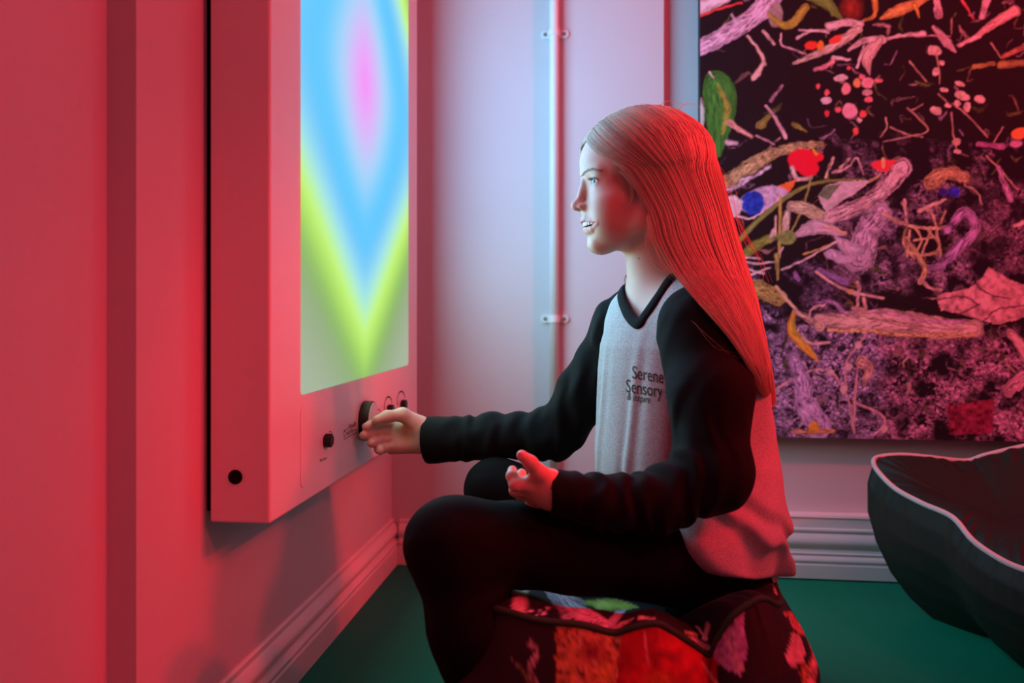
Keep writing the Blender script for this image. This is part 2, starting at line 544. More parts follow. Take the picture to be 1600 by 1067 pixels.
def group(P, lo, hi, fn, far=0.5):
    """evaluate fn only inside a box"""
    out = np.full(len(P), far)
    lo = np.asarray(lo); hi = np.asarray(hi)
    m = np.all((P > lo) & (P < hi), 1)
    if m.any(): out[m] = np.minimum(fn(P[m]), far)
    return out
def waves(P, seed, scale, n=5):
    """cheap smooth noise: a sum of warped sines, about -1..1"""
    r = np.random.default_rng(seed)
    s = np.zeros(len(P)); w = np.zeros(len(P))
    for i in range(n):
        d = r.normal(size=3); d /= np.linalg.norm(d)
        f = 2 * np.pi / scale * r.uniform(0.6, 1.5)
        s += np.sin(P @ d * f + r.uniform(0, 6.28) + 1.3 * w)
        w = np.sin(P @ np.roll(d, 1) * f * 0.6 + r.uniform(0, 6.28))
    return s / n

def isosurface(sdf, lo, hi, h, nb=8, slack=1.6, newton=3, chunk=900000):
    """sparse surface nets: returns vertices (camera space) and quads"""
    lo = np.asarray(lo, float); hi = np.asarray(hi, float)
    H = h * nb
    nB = np.ceil((hi - lo) / H).astype(int)
    gi = np.stack(np.meshgrid(*[np.arange(n) for n in nB], indexing='ij'), -1).reshape(-1, 3)
    def ev(Q):
        out = np.empty(len(Q))
        for s in range(0, len(Q), chunk): out[s:s + chunk] = sdf(Q[s:s + chunk])
        return out
    d = ev(lo + (gi + 0.5) * H)
    gi = gi[np.abs(d) < H * 0.8660 * slack]
    nn = nb + 1
    loc = np.stack(np.meshgrid(*[np.arange(nn)] * 3, indexing='ij'), -1).reshape(-1, 3)
    nodes = gi[:, None, :] * nb + loc[None]
    D = ev((lo + nodes.reshape(-1, 3) * h)).reshape(-1, nn, nn, nn)
    S = D < 0
    corner = [(i, j, k) for i in (0, 1) for j in (0, 1) for k in (0, 1)]
    cnt = sum(S[:, i:i + nb, j:j + nb, k:k + nb].astype(np.int8) for i, j, k in corner)
    B, ci, cj, ck = np.nonzero((cnt > 0) & (cnt < 8))
    acc = np.zeros((len(B), 3)); num = np.zeros(len(B))
    dv = [D[B, ci + i, cj + j, ck + k] for i, j, k in corner]
    for e0 in range(8):
        for ax in range(3):
            c0 = corner[e0]
            if c0[ax]: continue
            c1 = list(c0); c1[ax] = 1
            e1 = corner.index(tuple(c1))
            a, b = dv[e0], dv[e1]
            m = (a < 0) != (b < 0)
            t = np.where(m, a / np.where(m, a - b, 1), 0)
            p = np.tile(np.array(c0, float), (len(B), 1)); p[:, ax] = t
            acc[m] += p[m]; num[m] += 1
    cell = gi[B] * nb + np.stack([ci, cj, ck], 1)
    V = lo + (cell + acc / num[:, None]) * h
    M = np.array([1, 4096, 4096 * 4096], np.int64)
    key = cell @ M
    order = np.argsort(key); skey = key[order]
    def look(c):
        k = c @ M
        p = np.clip(np.searchsorted(skey, k), 0, len(skey) - 1)
        return np.where(skey[p] == k, order[p], -1)
    Fs = []
    for ax in range(3):
        sl0 = [slice(None)] + [slice(0, nb)] * 3
        sl1 = list(sl0); sl1[ax + 1] = slice(1, nb + 1)
        A = S[tuple(sl0)]; Bq = S[tuple(sl1)]
        bi, i, j, k = np.nonzero(A != Bq)
        base = gi[bi] * nb + np.stack([i, j, k], 1)
        o1 = np.zeros(3, int); o1[(ax + 1) % 3] = 1
        o2 = np.zeros(3, int); o2[(ax + 2) % 3] = 1
        q = np.stack([look(base - o1 - o2), look(base - o2), look(base), look(base - o1)], 1)
        flip = ~A[bi, i, j, k]
        q[flip] = q[flip][:, ::-1]
        Fs.append(q[(q >= 0).all(1)])
    Fq = np.concatenate(Fs)
    for _ in range(newton):
        e = h * 0.4
        d0 = ev(V)
        g = np.stack([ev(V + np.eye(3)[a] * e) - d0 for a in range(3)], 1) / e
        g2 = np.sum(g * g, 1) + 1e-6
        st = np.clip(d0 / g2, -h, h)
        V = V - 0.8 * g * st[:, None]
    return V, Fq

def raycast(sdf, px, py, b0, b1, off=0.0, n=220):
    """depth where the view ray through a picture point first meets the surface"""
    px = np.atleast_1d(np.asarray(px, float)); py = np.atleast_1d(np.asarray(py, float))
    res = np.full(len(px), np.nan)
    bs = np.linspace(b0, b1, n)
    prev = None
    for b in bs:
        Pt = np.stack([(px - 800) / F * b, np.full(len(px), b), (HOR - py) / F * b], 1)
        d = sdf(Pt) - off
        m = np.isnan(res) & (d < 0)
        if prev is not None:
            t = prev / np.where(np.abs(prev - d) < 1e-9, 1, prev - d)
            res[m] = (b - (bs[1] - bs[0]) * (1 - np.clip(t, 0, 1)))[m]
        else:
            res[m] = b
        prev = d
    return res
def on_surface(sdf, pts, b0, b1, off=0.0):
    pts = np.asarray(pts, float)
    b = raycast(sdf, pts[:, 0], pts[:, 1], b0, b1, off)
    ok = ~np.isnan(b)
    if not ok.all():
        idx = np.arange(len(b)); b = np.interp(idx, idx[ok], b[ok])
    return np.stack([(pts[:, 0] - 800) / F * b, b, (HOR - pts[:, 1]) / F * b], 1)
def grad(sdf, P, e=0.001):
    g = np.stack([sdf(P + np.eye(3)[a] * e) - sdf(P - np.eye(3)[a] * e) for a in range(3)], 1)
    return g / (np.linalg.norm(g, axis=1, keepdims=True) + 1e-9)
# ---------------------------------------------------------------- the child
# head frame: millimetres (forward, near side, up) from the head centre, turned a little to the camera
HB = 1.25
HO = K(1000, 285, HB)
ph = math.radians(7.0)
HFv = v3(-math.cos(ph), -math.sin(ph), 0); HLv = v3(math.sin(ph), -math.cos(ph), 0); HUv = v3(0, 0, 1)
HM = np.stack([HFv, HLv, HUv], 0)          # rows
def to_head(P): return (P - HO) @ HM.T * 1000.0
def from_head(q): return HO + np.asarray(q, float) @ HM / 1000.0

SLv = None
EYE_C = v3(67.0, 29.0, -4.5); EYE_R = 12.0
MC = None
def head_sdf(P):
    q = to_head(P)
    qs = q.copy(); qs[:, 1] = np.abs(qs[:, 1])            # symmetric
    f, l, u = qs[:, 0], qs[:, 1], qs[:, 2]
    d = ell(q, (-7, 0, 34), (92, 71, 70))                 # cranium
    d = smin(d, ell(q, (38, 0, 26), (50.5, 60, 46)), 14)  # forehead
    d = smin(d, ell(q, (32, 0, -38), (52, 54, 60)), 16)   # mid face
    d = smin(d, cap(qs, (64, 8, -92), (8, 46, -60), 12.5, 17), 28)   # jaw line
    d = smin(d, cap(qs, (8, 46, -60), (-4, 54, -18), 17, 15), 22)
    d = smin(d, ell(qs, (56.5, 0, -93), (15.5, 17, 13)), 11)           # chin
    d = smin(d, ell(qs, (49, 33, -36), (29, 25, 26)), 18)            # cheek
    d = smin(d, ell(qs, (54, 30, -60), (21, 20, 24)), 16)
    d = smin(d, ell(qs, (55, 23, -2), (24, 23, 27)), 14)             # orbital mass
    d = smin(d, cap(qs, (79, 13, 11), (69, 37, 10), 5, 5), 12)       # brow ridge
    # eye socket and eyelids
    d = smax(d, -ell(qs, (91.5, 29, -6), (13, 15, 9.5)), 9)
    e = qs - EYE_C
    re = np.linalg.norm(e, axis=1)
    lid = re - 13.6
    # almond opening: measured in angles on the eyeball
    az = np.degrees(np.arctan2(e[:, 1], np.maximum(e[:, 0], 1e-3))) - 16.0
    el = np.degrees(np.arctan2(e[:, 2], np.sqrt(e[:, 0] ** 2 + e[:, 1] ** 2) + 1e-3)) + 1.5 - 0.06 * az
    t = np.clip(np.abs(az) / 50.0, 0, 1.4)
    up_ = 20.0 * (1 - t ** 2.2); dn = -17.5 * (1 - t ** 2.0)
    slit = np.maximum(el - up_, dn - el) * 0.22
    slit = np.where(e[:, 0] < 0, 8.0, slit)
    lid = smax(lid, -slit, 1.6)
    lid = np.maximum(lid, -(e[:, 0] - 0.0))
    d = smin(d, lid, 3.2)
    # nose
    n = chain(qs, [(84.5, 0, 0), (86.8, 0, -16), (93.0, 0, -34)], [5.4, 5.6, 7.4], 6)
    n = smin(n, ell(qs, (96.0, 0, -36), (8.6, 8.0, 7.4)), 6)
    n = smin(n, ell(qs, (89, 9.6, -39), (7.0, 4.6, 5.4)), 5)
    d = smin(d, n, 8)
    d = smax(d, -ell(qs, (93.5, 7.0, -44.5), (5.6, 3.6, 4.4)), 2.2)   # nostril
    # muzzle, lips, open smiling mouth
    d = smin(d, ell(qs, (68, 0, -60), (21, 25, 20)), 10)
    d = smax(d, -cap(qs, (89, 0, -87), (84, 18, -85), 3, 2), 10)
    if MC is None: return d / 1000.0
    d = smin(d, chain(qs, [(86, 0, -57.3), (83.5, 11, -57.5), MU - (1.8, 1, 0), MC - (1.5, 1, -.8)], [4.0, 3.6, 2.6, 1.6], 3), 4)
    d = smin(d, chain(qs, [(77.5, 0, -73.5), (76.5, 11, -72.3), ML - (2, 1, 0), MC - (1.5, 1, 1.2)], [4.7, 4.4, 3.2, 1.7], 3), 4)
    d = smax(d, -chain(qs, [(88.5, 0, -65.2), (86, 12, -64.6), MM + (0, 0, .6), MC + (0.3, .3, -.2)], [4.7, 4.2, 2.5, .8], 3), 1.6)
    d = smax(d, -ell(qs, (66, 0, -65.5), (21, 25, 6.0)), 1.5)
    # ear
    er = ell(qs, (-8, 69, -14), (16, 6, 27), None)
    er = smin(er, ell(qs, (-2, 68, -34), (9, 5, 9)), 5)
    er = smax(er, -ell(qs, (-5, 75, -12), (9, 5, 17)), 4)
    d = smin(d, er, 6)
    # neck
    d = smin(d, chain(q, [(-26, 0, -52), (-30, 0, -120), (-44, 0, -185)], [43, 44.5, 52], 20), 22)
    return d / 1000.0

MC, MU, ML, MM = to_head(on_surface(head_sdf, [(932, 347.5), (922.5, 345.5), (924.5, 357.5), (923, 351.2)], 1.12, 1.3))
# torso frame
phT = math.radians(24)
TF = v3(-math.cos(phT), -math.sin(phT), 0); TL = v3(math.sin(phT), -math.cos(phT), 0)
TB = 1.245
# silhouette table of the shirt: row, left px, right px, lateral half width
TAB = np.array([
    (425, 1000, 1092, .058), (445, 988, 1120, .085), (470, 972, 1140, .112), (500, 957, 1158, .124), (540, 946, 1176, .128), (580, 943, 1186, .128),
    (620, 942, 1192, .126), (660, 940, 1199, .125), (700, 937, 1203, .126), (740, 936, 1207, .129), (780, 940, 1211, .133),
    (830, 950, 1212, .136), (870, 966, 1211, .138), (920, 990, 1209, .138)], float)
_c = np.array([K((r[1] + r[2]) / 2, r[0], TB) for r in TAB])
_z = _c[:, 2]; _a = _c[:, 0]
_s = (TAB[:, 2] - TAB[:, 1]) / 2 / F * TB
_rw = TAB[:, 3]
_rd = np.sqrt(np.maximum(_s ** 2 - (_rw * math.sin(phT)) ** 2, 0.03 ** 2)) / math.cos(phT)
def torso_profile(P, grow=0.0, fold=0.0):
    zz = P[:, 2]
    o = np.argsort(_z)
    zi, ai, di, wi = _z[o], _a[o], _rd[o], _rw[o]
    a0 = np.interp(zz, zi, ai); rd = np.interp(zz, zi, di) + grow; rw = np.interp(zz, zi, wi) + grow
    x = P[:, 0] - a0; y = P[:, 1] - TB
    f = x * TF[0] + y * TF[1]; l = x * TL[0] + y * TL[1]
    k = (np.abs(f / rd) ** 2.3 + np.abs(l / rw) ** 2.3) ** (1 / 2.3)
    d = (k - 1) * np.minimum(rd, rw)
    top = zz - (_z.max() + grow); bot = _z.min() - grow - zz
    return smax(smax(d, top, 0.03), bot, 0.02), f, l

# joints (camera space)
SH_N = K(1100, 503, 1.130); EL_N = K(1122, 742, 1.075); WR_N = K(864, 765, 1.045)
SH_F = K(982, 508, 1.355); EL_F = K(868, 670, 1.435); WR_F = K(668, 679, 1.492)

def hand_near(P):
    W = WR_N
    d = cap(P, K(900, 776, 1.047), W, .0195, .0205)
    # palm: thumb edge up, back of the hand to the camera
    d = smin(d, cap(P, W, K(827, 757, 1.033), .0185, .0095), .012)
    d = smin(d, cap(P, K(862, 772, 1.05), K(830, 766, 1.043), .0165, .0095), .012)
    d = smin(d, cap(P, K(862, 778, 1.056), K(835, 775, 1.053), .015, .009), .010)
    d = smin(d, cap(P, K(862, 780, 1.064), K(841, 782, 1.062), .013, .0085), .008)
    fin = [([K(828, 756, 1.033), K(806, 757.5, 1.026), K(800, 744, 1.032), K(800.5, 735, 1.040)], [.0092, .0082, .0072, .0060]),
           ([K(830, 765, 1.043), K(806, 766, 1.044), K(808, 751, 1.062), K(815, 740, 1.070)], [.0092, .0082, .0074, .0064]),
           ([K(834, 774, 1.053), K(814, 772, 1.057), K(817, 762, 1.078), K(826, 757, 1.088)], [.0088, .0078, .0070, .0060]),
           ([K(840, 781, 1.062), K(830, 784, 1.068), K(834, 775, 1.086), K(841, 770, 1.092)], [.0078, .0068, .0062, .0054])]
    for pts, rs in fin:
        d = smin(d, chain(P, pts, rs, .003), .0045)
    th = chain(P, [K(860, 752, 1.040), K(841, 738, 1.025), K(829, 723, 1.017), K(815.5, 711.5, 1.014)], [.0150, .0098, .0080, .0066], .006)
    d = smin(d, th, .011)
    return d
def hand_far(P):
    W = WR_F
    d = cap(P, K(700, 682, 1.487), W, .0262, .0262)
    d = smin(d, cap(P, W, K(612, 661, 1.507), .0225, .0105), .014)
    d = smin(d, cap(P, K(664, 680, 1.497), K(608, 675, 1.507), .0200, .0105), .014)
    d = smin(d, cap(P, K(662, 688, 1.497), K(606, 688, 1.503), .0185, .0105), .012)
    d = smin(d, cap(P, K(660, 692, 1.492), K(612, 701, 1.496), .0170, .0100), .012)
    fin = [([K(612, 661, 1.505), K(591, 661, 1.478), K(579, 664, 1.452), K(572, 667, 1.438)], [.0104, .0092, .0084, .0072]),
           ([K(609, 674, 1.504), K(586, 675, 1.474), K(574, 678.5, 1.448), K(568, 680.5, 1.434)], [.0104, .0094, .0088, .0074]),
           ([K(608, 687, 1.500), K(592, 688, 1.472), K(583, 691, 1.450), K(580, 692.5, 1.438)], [.0102, .0090, .0084, .0072]),
           ([K(611, 699, 1.494), K(599, 700.5, 1.472), K(592, 702, 1.454), K(594, 704.5, 1.442)], [.0094, .0084, .0078, .0068])]
    for pts, rs in fin:
        d = smin(d, chain(P, pts, rs, .003), .0045)
    th = chain(P, [K(652, 664, 1.482), K(629, 648, 1.470), K(604, 651, 1.452), K(589, 656, 1.440)], [.0185, .0115, .0096, .0076], .008)
    d = smin(d, th, .012)
    # hollow of the palm
    d = smax(d, -ell(P, K(622, 683, 1.462), (.022, .022, .018)), .012)
    return d
HIP_N = K(1125, 880, 1.15); KN_N = K(706, 850, 1.045); AN_N = K(785, 1225, 1.03); TO_N = K(700, 1268, 1.02)
HIP_F = K(1095, 855, 1.33); KN_F = K(774, 764, 1.42); AN_F = K(800, 985, 1.40); TO_F = K(735, 1040, 1.40)
def body_sdf(P):
    d = group(P, from_head((140, 0, 0)) * [1, 0, 0] + [-.02, 1.05, -.14], [.42, 1.45, .32], head_sdf)
    def torso(Q):
        t, f, l = torso_profile(Q, -0.014)
        t = smin(t, cap(Q, K(1052, 470, 1.245), SH_N, .040, .046), .04)
        t = smin(t, cap(Q, K(1035, 470, 1.255), SH_F, .038, .044), .04)
        return t
    t = group(P, [.08, 1.02, -.50], [.42, 1.48, .08], torso)
    d = smin(d, t, .025)
    def arm_n(Q):
        return smin(chain(Q, [SH_N, EL_N, K(1030, 783, 1.06), K(950, 784, 1.05), WR_N], [.043, .030, .026, .0205, .020], .012), hand_near(Q), .006)
    def arm_f(Q):
        return smin(chain(Q, [SH_F, EL_F, K(770, 683, 1.465), WR_F], [.041, .029, .0265, .0255], .012), hand_far(Q), .006)
    d = smin(d, group(P, [-.03, .95, -.36], [.40, 1.22, .06], arm_n), .012)
    d = smin(d, group(P, [-.34, 1.28, -.36], [.28, 1.60, .08], arm_f), .012)
    def legs(Q):
        t = ell(Q, K(1112, 893, 1.235), (.070, .105, .062))
        t = smin(t, chain(Q, [K(1098, 872, 1.155), K(900, 851, 1.10), KN_N, K(735, 985, 1.03), AN_N, TO_N], [.054, .042, .039, .034, .026, .023], .02), .015)
        t = smin(t, chain(Q, [HIP_F, KN_F, AN_F, TO_F], [.058, .036, .026, .023], .02), .015)
        return t
    d = smin(d, group(P, [-.25, .90, -.66], [.45, 1.55, -.18], legs), .02)
    return d

def head_full(P):
    d = head_sdf(P)
    t, f, l = torso_profile(P, -0.014)
    t = smin(t, cap(P, K(1052, 470, 1.245), SH_N, .040, .046), .04)
    t = smin(t, cap(P, K(1035, 470, 1.255), SH_F, .038, .044), .04)
    return smin(d, t, .025)

def skin_colors(V):
    q = to_head(V); qs = q.copy(); qs[:, 1] = np.abs(q[:, 1])
    c = np.tile(np.array([0.66, 0.43, 0.34]), (len(V), 1))
    inh = (qs[:, 2] > -120) & (np.abs(qs[:, 0]) < 130) & (qs[:, 1] < 90)
    def mixin(m, col):
        m = np.clip(m, 0, 1)[:, None] * inh[:, None]
        c[:] = c * (1 - m) + np.array(col) * m
    g = lambda ctr, r: np.exp(-np.sum(((qs - np.array(ctr)) / np.array(r)) ** 2, 1))
    mixin(0.55 * g((58, 36, -36), (20, 16, 16)), (0.66, 0.30, 0.25))
    mixin(0.5 * g((100, 0, -34), (8, 9, 8)), (0.66, 0.30, 0.25))
    up = chain(qs, [(86.5, 0, -58.2), (84, 11, -58.4), MU - (1.2, .5, .4), MC - (1, .5, -.6)], [4.4, 3.9, 2.8, 1.6], 2)
    lo_ = chain(qs, [(78, 0, -74.5), (77, 11, -73.3), ML - (1.4, .5, 0), MC - (1, .5, 1)], [5.2, 4.7, 3.4, 1.8], 2)
    mixin((1.2 - np.minimum(up, lo_)) / 1.4, (0.64, 0.22, 0.22))
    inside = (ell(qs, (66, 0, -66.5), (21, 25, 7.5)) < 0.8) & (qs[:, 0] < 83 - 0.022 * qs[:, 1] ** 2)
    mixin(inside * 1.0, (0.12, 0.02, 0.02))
    mixin((1.0 - ell(qs, (93.5, 7.0, -44.5), (5.0, 3.2, 4.0))) * 0.7 * (qs[:, 2] < -40), (0.22, 0.08, 0.06))
    e = qs - EYE_C
    re = np.linalg.norm(e, axis=1)
    az = np.degrees(np.arctan2(e[:, 1], np.maximum(e[:, 0], 1e-3))) - 16.0
    el_ = np.degrees(np.arctan2(e[:, 2], np.sqrt(e[:, 0] ** 2 + e[:, 1] ** 2) + 1e-3)) + 1.5 - 0.06 * az
    t = np.clip(np.abs(az) / 50.0, 0, 1.0)
    upl = 20.0 * (1 - t ** 2.2); dnl = -17.5 * (1 - t ** 2)
    near = (re < 15) & (e[:, 0] > 0)
    mixin(near * np.exp(-((el_ - upl) / 5.0) ** 2) * 0.85, (0.08, 0.045, 0.035))
    mixin(near * np.exp(-((el_ - dnl) / 4.0) ** 2) * 0.45, (0.25, 0.10, 0.08))
    # a small mole on the neck
    mole = from_head((to_head(on_surface(head_sdf, [(998, 404)], 1.1, 1.3))[0]))
    dm = np.linalg.norm(V - mole, axis=1)
    m = np.clip((0.0017 - dm) / 0.0006, 0, 1)[:, None]
    c = c * (1 - m) + np.array([0.12, 0.05, 0.04]) * m
    # nails of the near thumb
    return c

def skin_material():
    m, nt, b = mat_new('skin')
    a = nt.nodes.new('ShaderNodeAttribute'); a.attribute_name = 'Col'
    tc = nt.nodes.new('ShaderNodeTexCoord')
    n = nt.nodes.new('ShaderNodeTexNoise'); n.inputs['Scale'].default_value = 60; n.inputs['Detail'].default_value = 4
    nt.links.new(tc.outputs['Object'], n.inputs['Vector'])
    mr = nt.nodes.new('ShaderNodeMapRange'); mr.inputs[3].default_value = 0.94; mr.inputs[4].default_value = 1.06
    nt.links.new(n.outputs['Fac'], mr.inputs[0])
    mx = nt.nodes.new('ShaderNodeMix'); mx.data_type = 'RGBA'; mx.blend_type = 'MULTIPLY'; mx.inputs[0].default_value = 1
    nt.links.new(a.outputs['Color'], mx.inputs[6]); nt.links.new(mr.outputs[0], mx.inputs[7])
    nt.links.new(mx.outputs[2], b.inputs['Base Color'])
    b.inputs['Roughness'].default_value = 0.48
    b.inputs['Specular IOR Level'].default_value = 0.4
    b.inputs['Subsurface Weight'].default_value = 0.18
    b.inputs['Subsurface Radius'].default_value = (0.006, 0.0025, 0.0015)
    b.inputs['Subsurface Scale'].default_value = 0.6
    return m
M_SKIN = skin_material()

M_SKIN = skin_material()
pw = cw(*K(1100, 900, 1.2))
girl = empty('person', (pw[0], pw[1], 0.0), 'smiling child with long blond hair and grey and black top, seated, reaching for the dial', 'person')
# one body mesh: fine lattice where skin shows, coarse under the clothes
boxes = [(np.array([.07, 1.10, -.05]), np.array([.34, 1.42, .31])),
         (np.array([-.02, .985, -.27]), np.array([.085, 1.115, -.165])),
         (np.array([-.285, 1.412, -.27]), np.array([-.13, 1.545, -.165]))]
parts = []
for i, (lo, hi) in enumerate(boxes):
    fn = body_sdf
    if i == 0: fn = head_full
    parts.append(isosurface(fn, lo, hi, (0.0014, 0.0012, 0.0013)[i]))
def rest(P):
    d = body_sdf(P)
    for lo, hi in boxes:
        q = np.maximum(lo + 0.006 - P, P - hi + 0.006)
        d = np.maximum(d, -np.max(q, 1))
    return d
parts.append(isosurface(rest, [-.36, .92, -.66], [.46, 1.60, .33], 0.006, nb=6))
off = 0; Vs = []; Qs = []
for V, Q in parts:
    Vs.append(V); Qs.append(Q + off); off += len(V)
V = np.concatenate(Vs); Q = np.concatenate(Qs)
body = mesh_np('body', cwv(V), Q, M_SKIN, girl, col=skin_colors(V))

def join_np(parts):
    off = 0; Vs = []; Fs = []
    for V, Fq in parts:
        Vs.append(np.asarray(V)); Fs += [tuple(i + off for i in f) for f in (Fq.tolist() if isinstance(Fq, np.ndarray) else Fq)]
        off += len(V)
    return np.concatenate(Vs), Fs

# eyes: white, iris and pupil by angle from the gaze
def uv_sphere(n=40, m=28):
    V = []; Fs = []
    for i in range(m + 1):
        t = math.pi * i / m
        for j in range(n):
            a = 2 * math.pi * j / n
            V.append((math.cos(t), math.sin(t) * math.cos(a), math.sin(t) * math.sin(a)))
    for i in range(m):
        for j in range(n):
            Fs.append((i * n + j, i * n + (j + 1) % n, (i + 1) * n + (j + 1) % n, (i + 1) * n + j))
    return np.array(V), Fs
M_EYE = plain('eye', (1, 1, 1), 0.06, 0.6, vcol=True, coat=0.6)
SV, SF = uv_sphere(48, 48)
for s in (1, -1):
    gaze = v3(1, 0.10 * s, -0.02) if s > 0 else v3(1, -0.02, -0.03)
    gaze /= np.linalg.norm(gaze)
    e2 = np.cross(gaze, v3(0, 0, 1)); e2 /= np.linalg.norm(e2); e3 = np.cross(e2, gaze)
    W = SV[:, :1] * gaze + SV[:, 1:2] * e2 + SV[:, 2:3] * e3
    ang = np.degrees(np.arccos(np.clip(SV[:, 0], -1, 1)))
    r = np.full(len(SV), 12.0) + 0.7 * np.clip(1 - (ang / 30) ** 2, 0, 1)
    col = np.where(ang[:, None] < 11, [0.004, 0.004, 0.005], np.where(ang[:, None] < 26, [0.08, 0.19, 0.24], np.where(ang[:, None] < 30, [0.03, 0.07, 0.10], [0.80, 0.76, 0.75])))
    c = EYE_C * [1, s, 1]
    mesh_np('eye', cwv(from_head(c + W * r[:, None])), SF, M_EYE, girl, col=col)

# teeth on the upper arch
M_TEETH = plain('teeth', (0.80, 0.76, 0.70), 0.2, 0.6, var=0.03)
tp = []
for k in range(-5, 6):
    x = k / 5.0
    ctr = v3(84.5 - 11.0 * abs(x) ** 2.2, 29 * x, 0)
    tang = v3(-11.0 * 2.2 * abs(x) ** 1.2 * np.sign(x), 29, 0); tang /= np.linalg.norm(tang)
    nrm = v3(tang[1], -tang[0], 0)
    hgt = [10.0, 9.4, 9.2, 8.4, 7.6, 6.6][abs(k)]; wid = 3.0
    W = np.sign(SV) * np.abs(SV) ** 0.62
    P = ctr + W[:, :1] * nrm * 1.8 + W[:, 1:2] * tang * wid + W[:, 2:3] * v3(0, 0, hgt / 2) + v3(0, 0, -59.0 - hgt / 2 + 2.0 - 1.4 * abs(x))
    tp.append((cwv(from_head(P)), SF))
Vt, Ft = join_np(tp)
mesh_np('teeth', Vt, Ft, M_TEETH, girl)

# brows and lashes
def strokes(name, lines, rad, mat, parent, n=6, sides=4):
    tp = []
    for L in lines:
        P = catmull(L, n)
        r = rad * np.linspace(1.0, 0.25, n)
        tp.append(tube(cwv(P), r, sides))
    V, Fq = join_np(tp)
    return mesh_np(name, V, Fq, mat, parent)
M_BROW = plain('brow_hair', (0.26, 0.17, 0.115), 0.5, 0.3, var=0.1)
lines = []
rg = np.random.default_rng(3)
for i in range(110):
    t = rg.uniform(0, 1)
    px = 907.5 + 29 * t; py = float(np.interp(t, [0, .25, .55, 1], [275, 267, 264, 266])) + rg.normal(0, 1.0) * (1 - .5 * t)
    L = [(px, py), (px + 2.2 + 1.5 * t, py - 1.6 + 2.6 * t), (px + 5 + 2 * t, py - 2.2 + 4.0 * t)]
    lines.append(on_surface(head_sdf, L, 1.15, 1.30, 0.0006))
strokes('eyebrow', lines, 0.00026, M_BROW, girl)
lines = []
for i in range(36):
    az = math.radians(-32 + 80 * i / 35 + 16)
    t = abs(math.degrees(az) - 16) / 50
    el0 = math.radians(19.5 * (1 - t ** 2.2) - 1.5)
    dr = v3(math.cos(el0) * math.cos(az), math.cos(el0) * math.sin(az), math.sin(el0))
    p0 = EYE_C + dr * 13.5
    d1 = v3(math.cos(az), math.sin(az), 0.0)
    lines.append([from_head(p0), from_head(p0 + d1 * 3.2 - v3(0, 0, .3)), from_head(p0 + d1 * 5.8 + v3(0, 0, 1.6))])
strokes('eyelashes', lines, 0.00022, M_BROW, girl, 5, 3)

# thumbnail of the near hand
M_NAIL = plain('nail', (0.72, 0.47, 0.42), 0.25, 0.5, var=0.03)
nc = on_surface(hand_near, [(814.2, 712.2)], 0.95, 1.1)[0]
nn_ = grad(hand_near, nc[None])[0]
ax_ = K(815.5, 711.5, 1.014) - K(829, 723, 1.017); ax_ -= nn_ * (ax_ @ nn_); ax_ /= np.linalg.norm(ax_)
bx_ = np.cross(nn_, ax_)
nv = nc + SV[:, :1] * ax_ * .0052 + SV[:, 1:2] * bx_ * .0040 + SV[:, 2:3] * nn_ * .0011 - nn_ * 0.0001
mesh_np('thumbnail', cwv(nv), SF, M_NAIL, girl)

# ---------------------------------------------------------------- clothes
def fabric(name, color, bscale=900.0, var=0.0, sheen=0.0, rough=0.85, vscale=300):
    return plain(name, color, rough, 0.12, bump=0.12, bscale=bscale, var=var, vscale=vscale, sheen=sheen)
M_GREY = fabric('heather_grey_jersey', (0.43, 0.45, 0.46), 1500, 0.30, 0.1, 0.9, 420)
M_BLK = fabric('black_jersey', (0.0042, 0.0042, 0.0048), 1200, 0.1, 0.03)
M_LEG = fabric('black_leggings', (0.0036, 0.0033, 0.0036), 1500, 0.1, 0.0, 0.9)

def folds(P):
    """drape of the loose shirt: long vertical folds in front, diagonal bunching low at the near side"""
    px, py = pixels(P)
    lo = np.clip((py - 730) / 120, 0, 1)
    vert = waves(P * [1, 1, 0.12], 5, 0.055, 4) * 0.0060 * np.clip((py - 500) / 120, 0, 1)
    dg = P @ np.array([0.55, 0.2, 0.85])
    diag = np.sin(dg * 2 * np.pi / 0.052 + 2.0 * waves(P, 9, 0.12, 3)) * 0.0085 * lo
    return vert * (1 - .5 * lo) + diag
def hem_plane(P):
    """hem rises towards the lap"""
    px, py = pixels(P)
    hem = np.interp(px, [930, 994, 1028, 1070, 1130, 1181, 1212], [800, 833, 863, 888, 901, 906, 901])
    return (py - hem) / F * TB
# the neckline: a closed loop round the neck, used for the collar and to cut the cloth
CL = np.array([K(*c) for c in [(987, 500, 1.175), (1003, 489, 1.17), (1030, 463, 1.165), (1056, 438, 1.18), (1082, 424, 1.22), (1092, 421, 1.27), (1076, 427, 1.315),
      (1042, 440, 1.325), (1006, 453, 1.306), (986, 463, 1.275), (979, 484, 1.225)]])
def shirt_raw(P):
    t, f, l = torso_profile(P, 0.0)
    t = smin(t, cap(P, K(1050, 462, 1.245), SH_N, .040, .047), .03)
    return smin(t, cap(P, K(1030, 470, 1.255), SH_F, .038, .044), .03)
for _ in range(12):
    d0 = shirt_raw(CL)
    CL = CL - 0.6 * d0[:, None] * grad(shirt_raw, CL)
CLP = catmull(CL, 120, True)
CLC = CLP.mean(0)
_u, _s2, _vt = np.linalg.svd(CLP - CLC)
CLN = _vt[2] * np.sign(_vt[2][2]); CLX = _vt[0]; CLY = np.cross(CLN, CLX)
_pa = np.arctan2((CLP - CLC) @ CLY, (CLP - CLC) @ CLX); _pr = np.hypot((CLP - CLC) @ CLY, (CLP - CLC) @ CLX); _ph = (CLP - CLC) @ CLN
_oo = np.argsort(_pa); _pa, _pr, _ph = _pa[_oo], _pr[_oo], _ph[_oo]
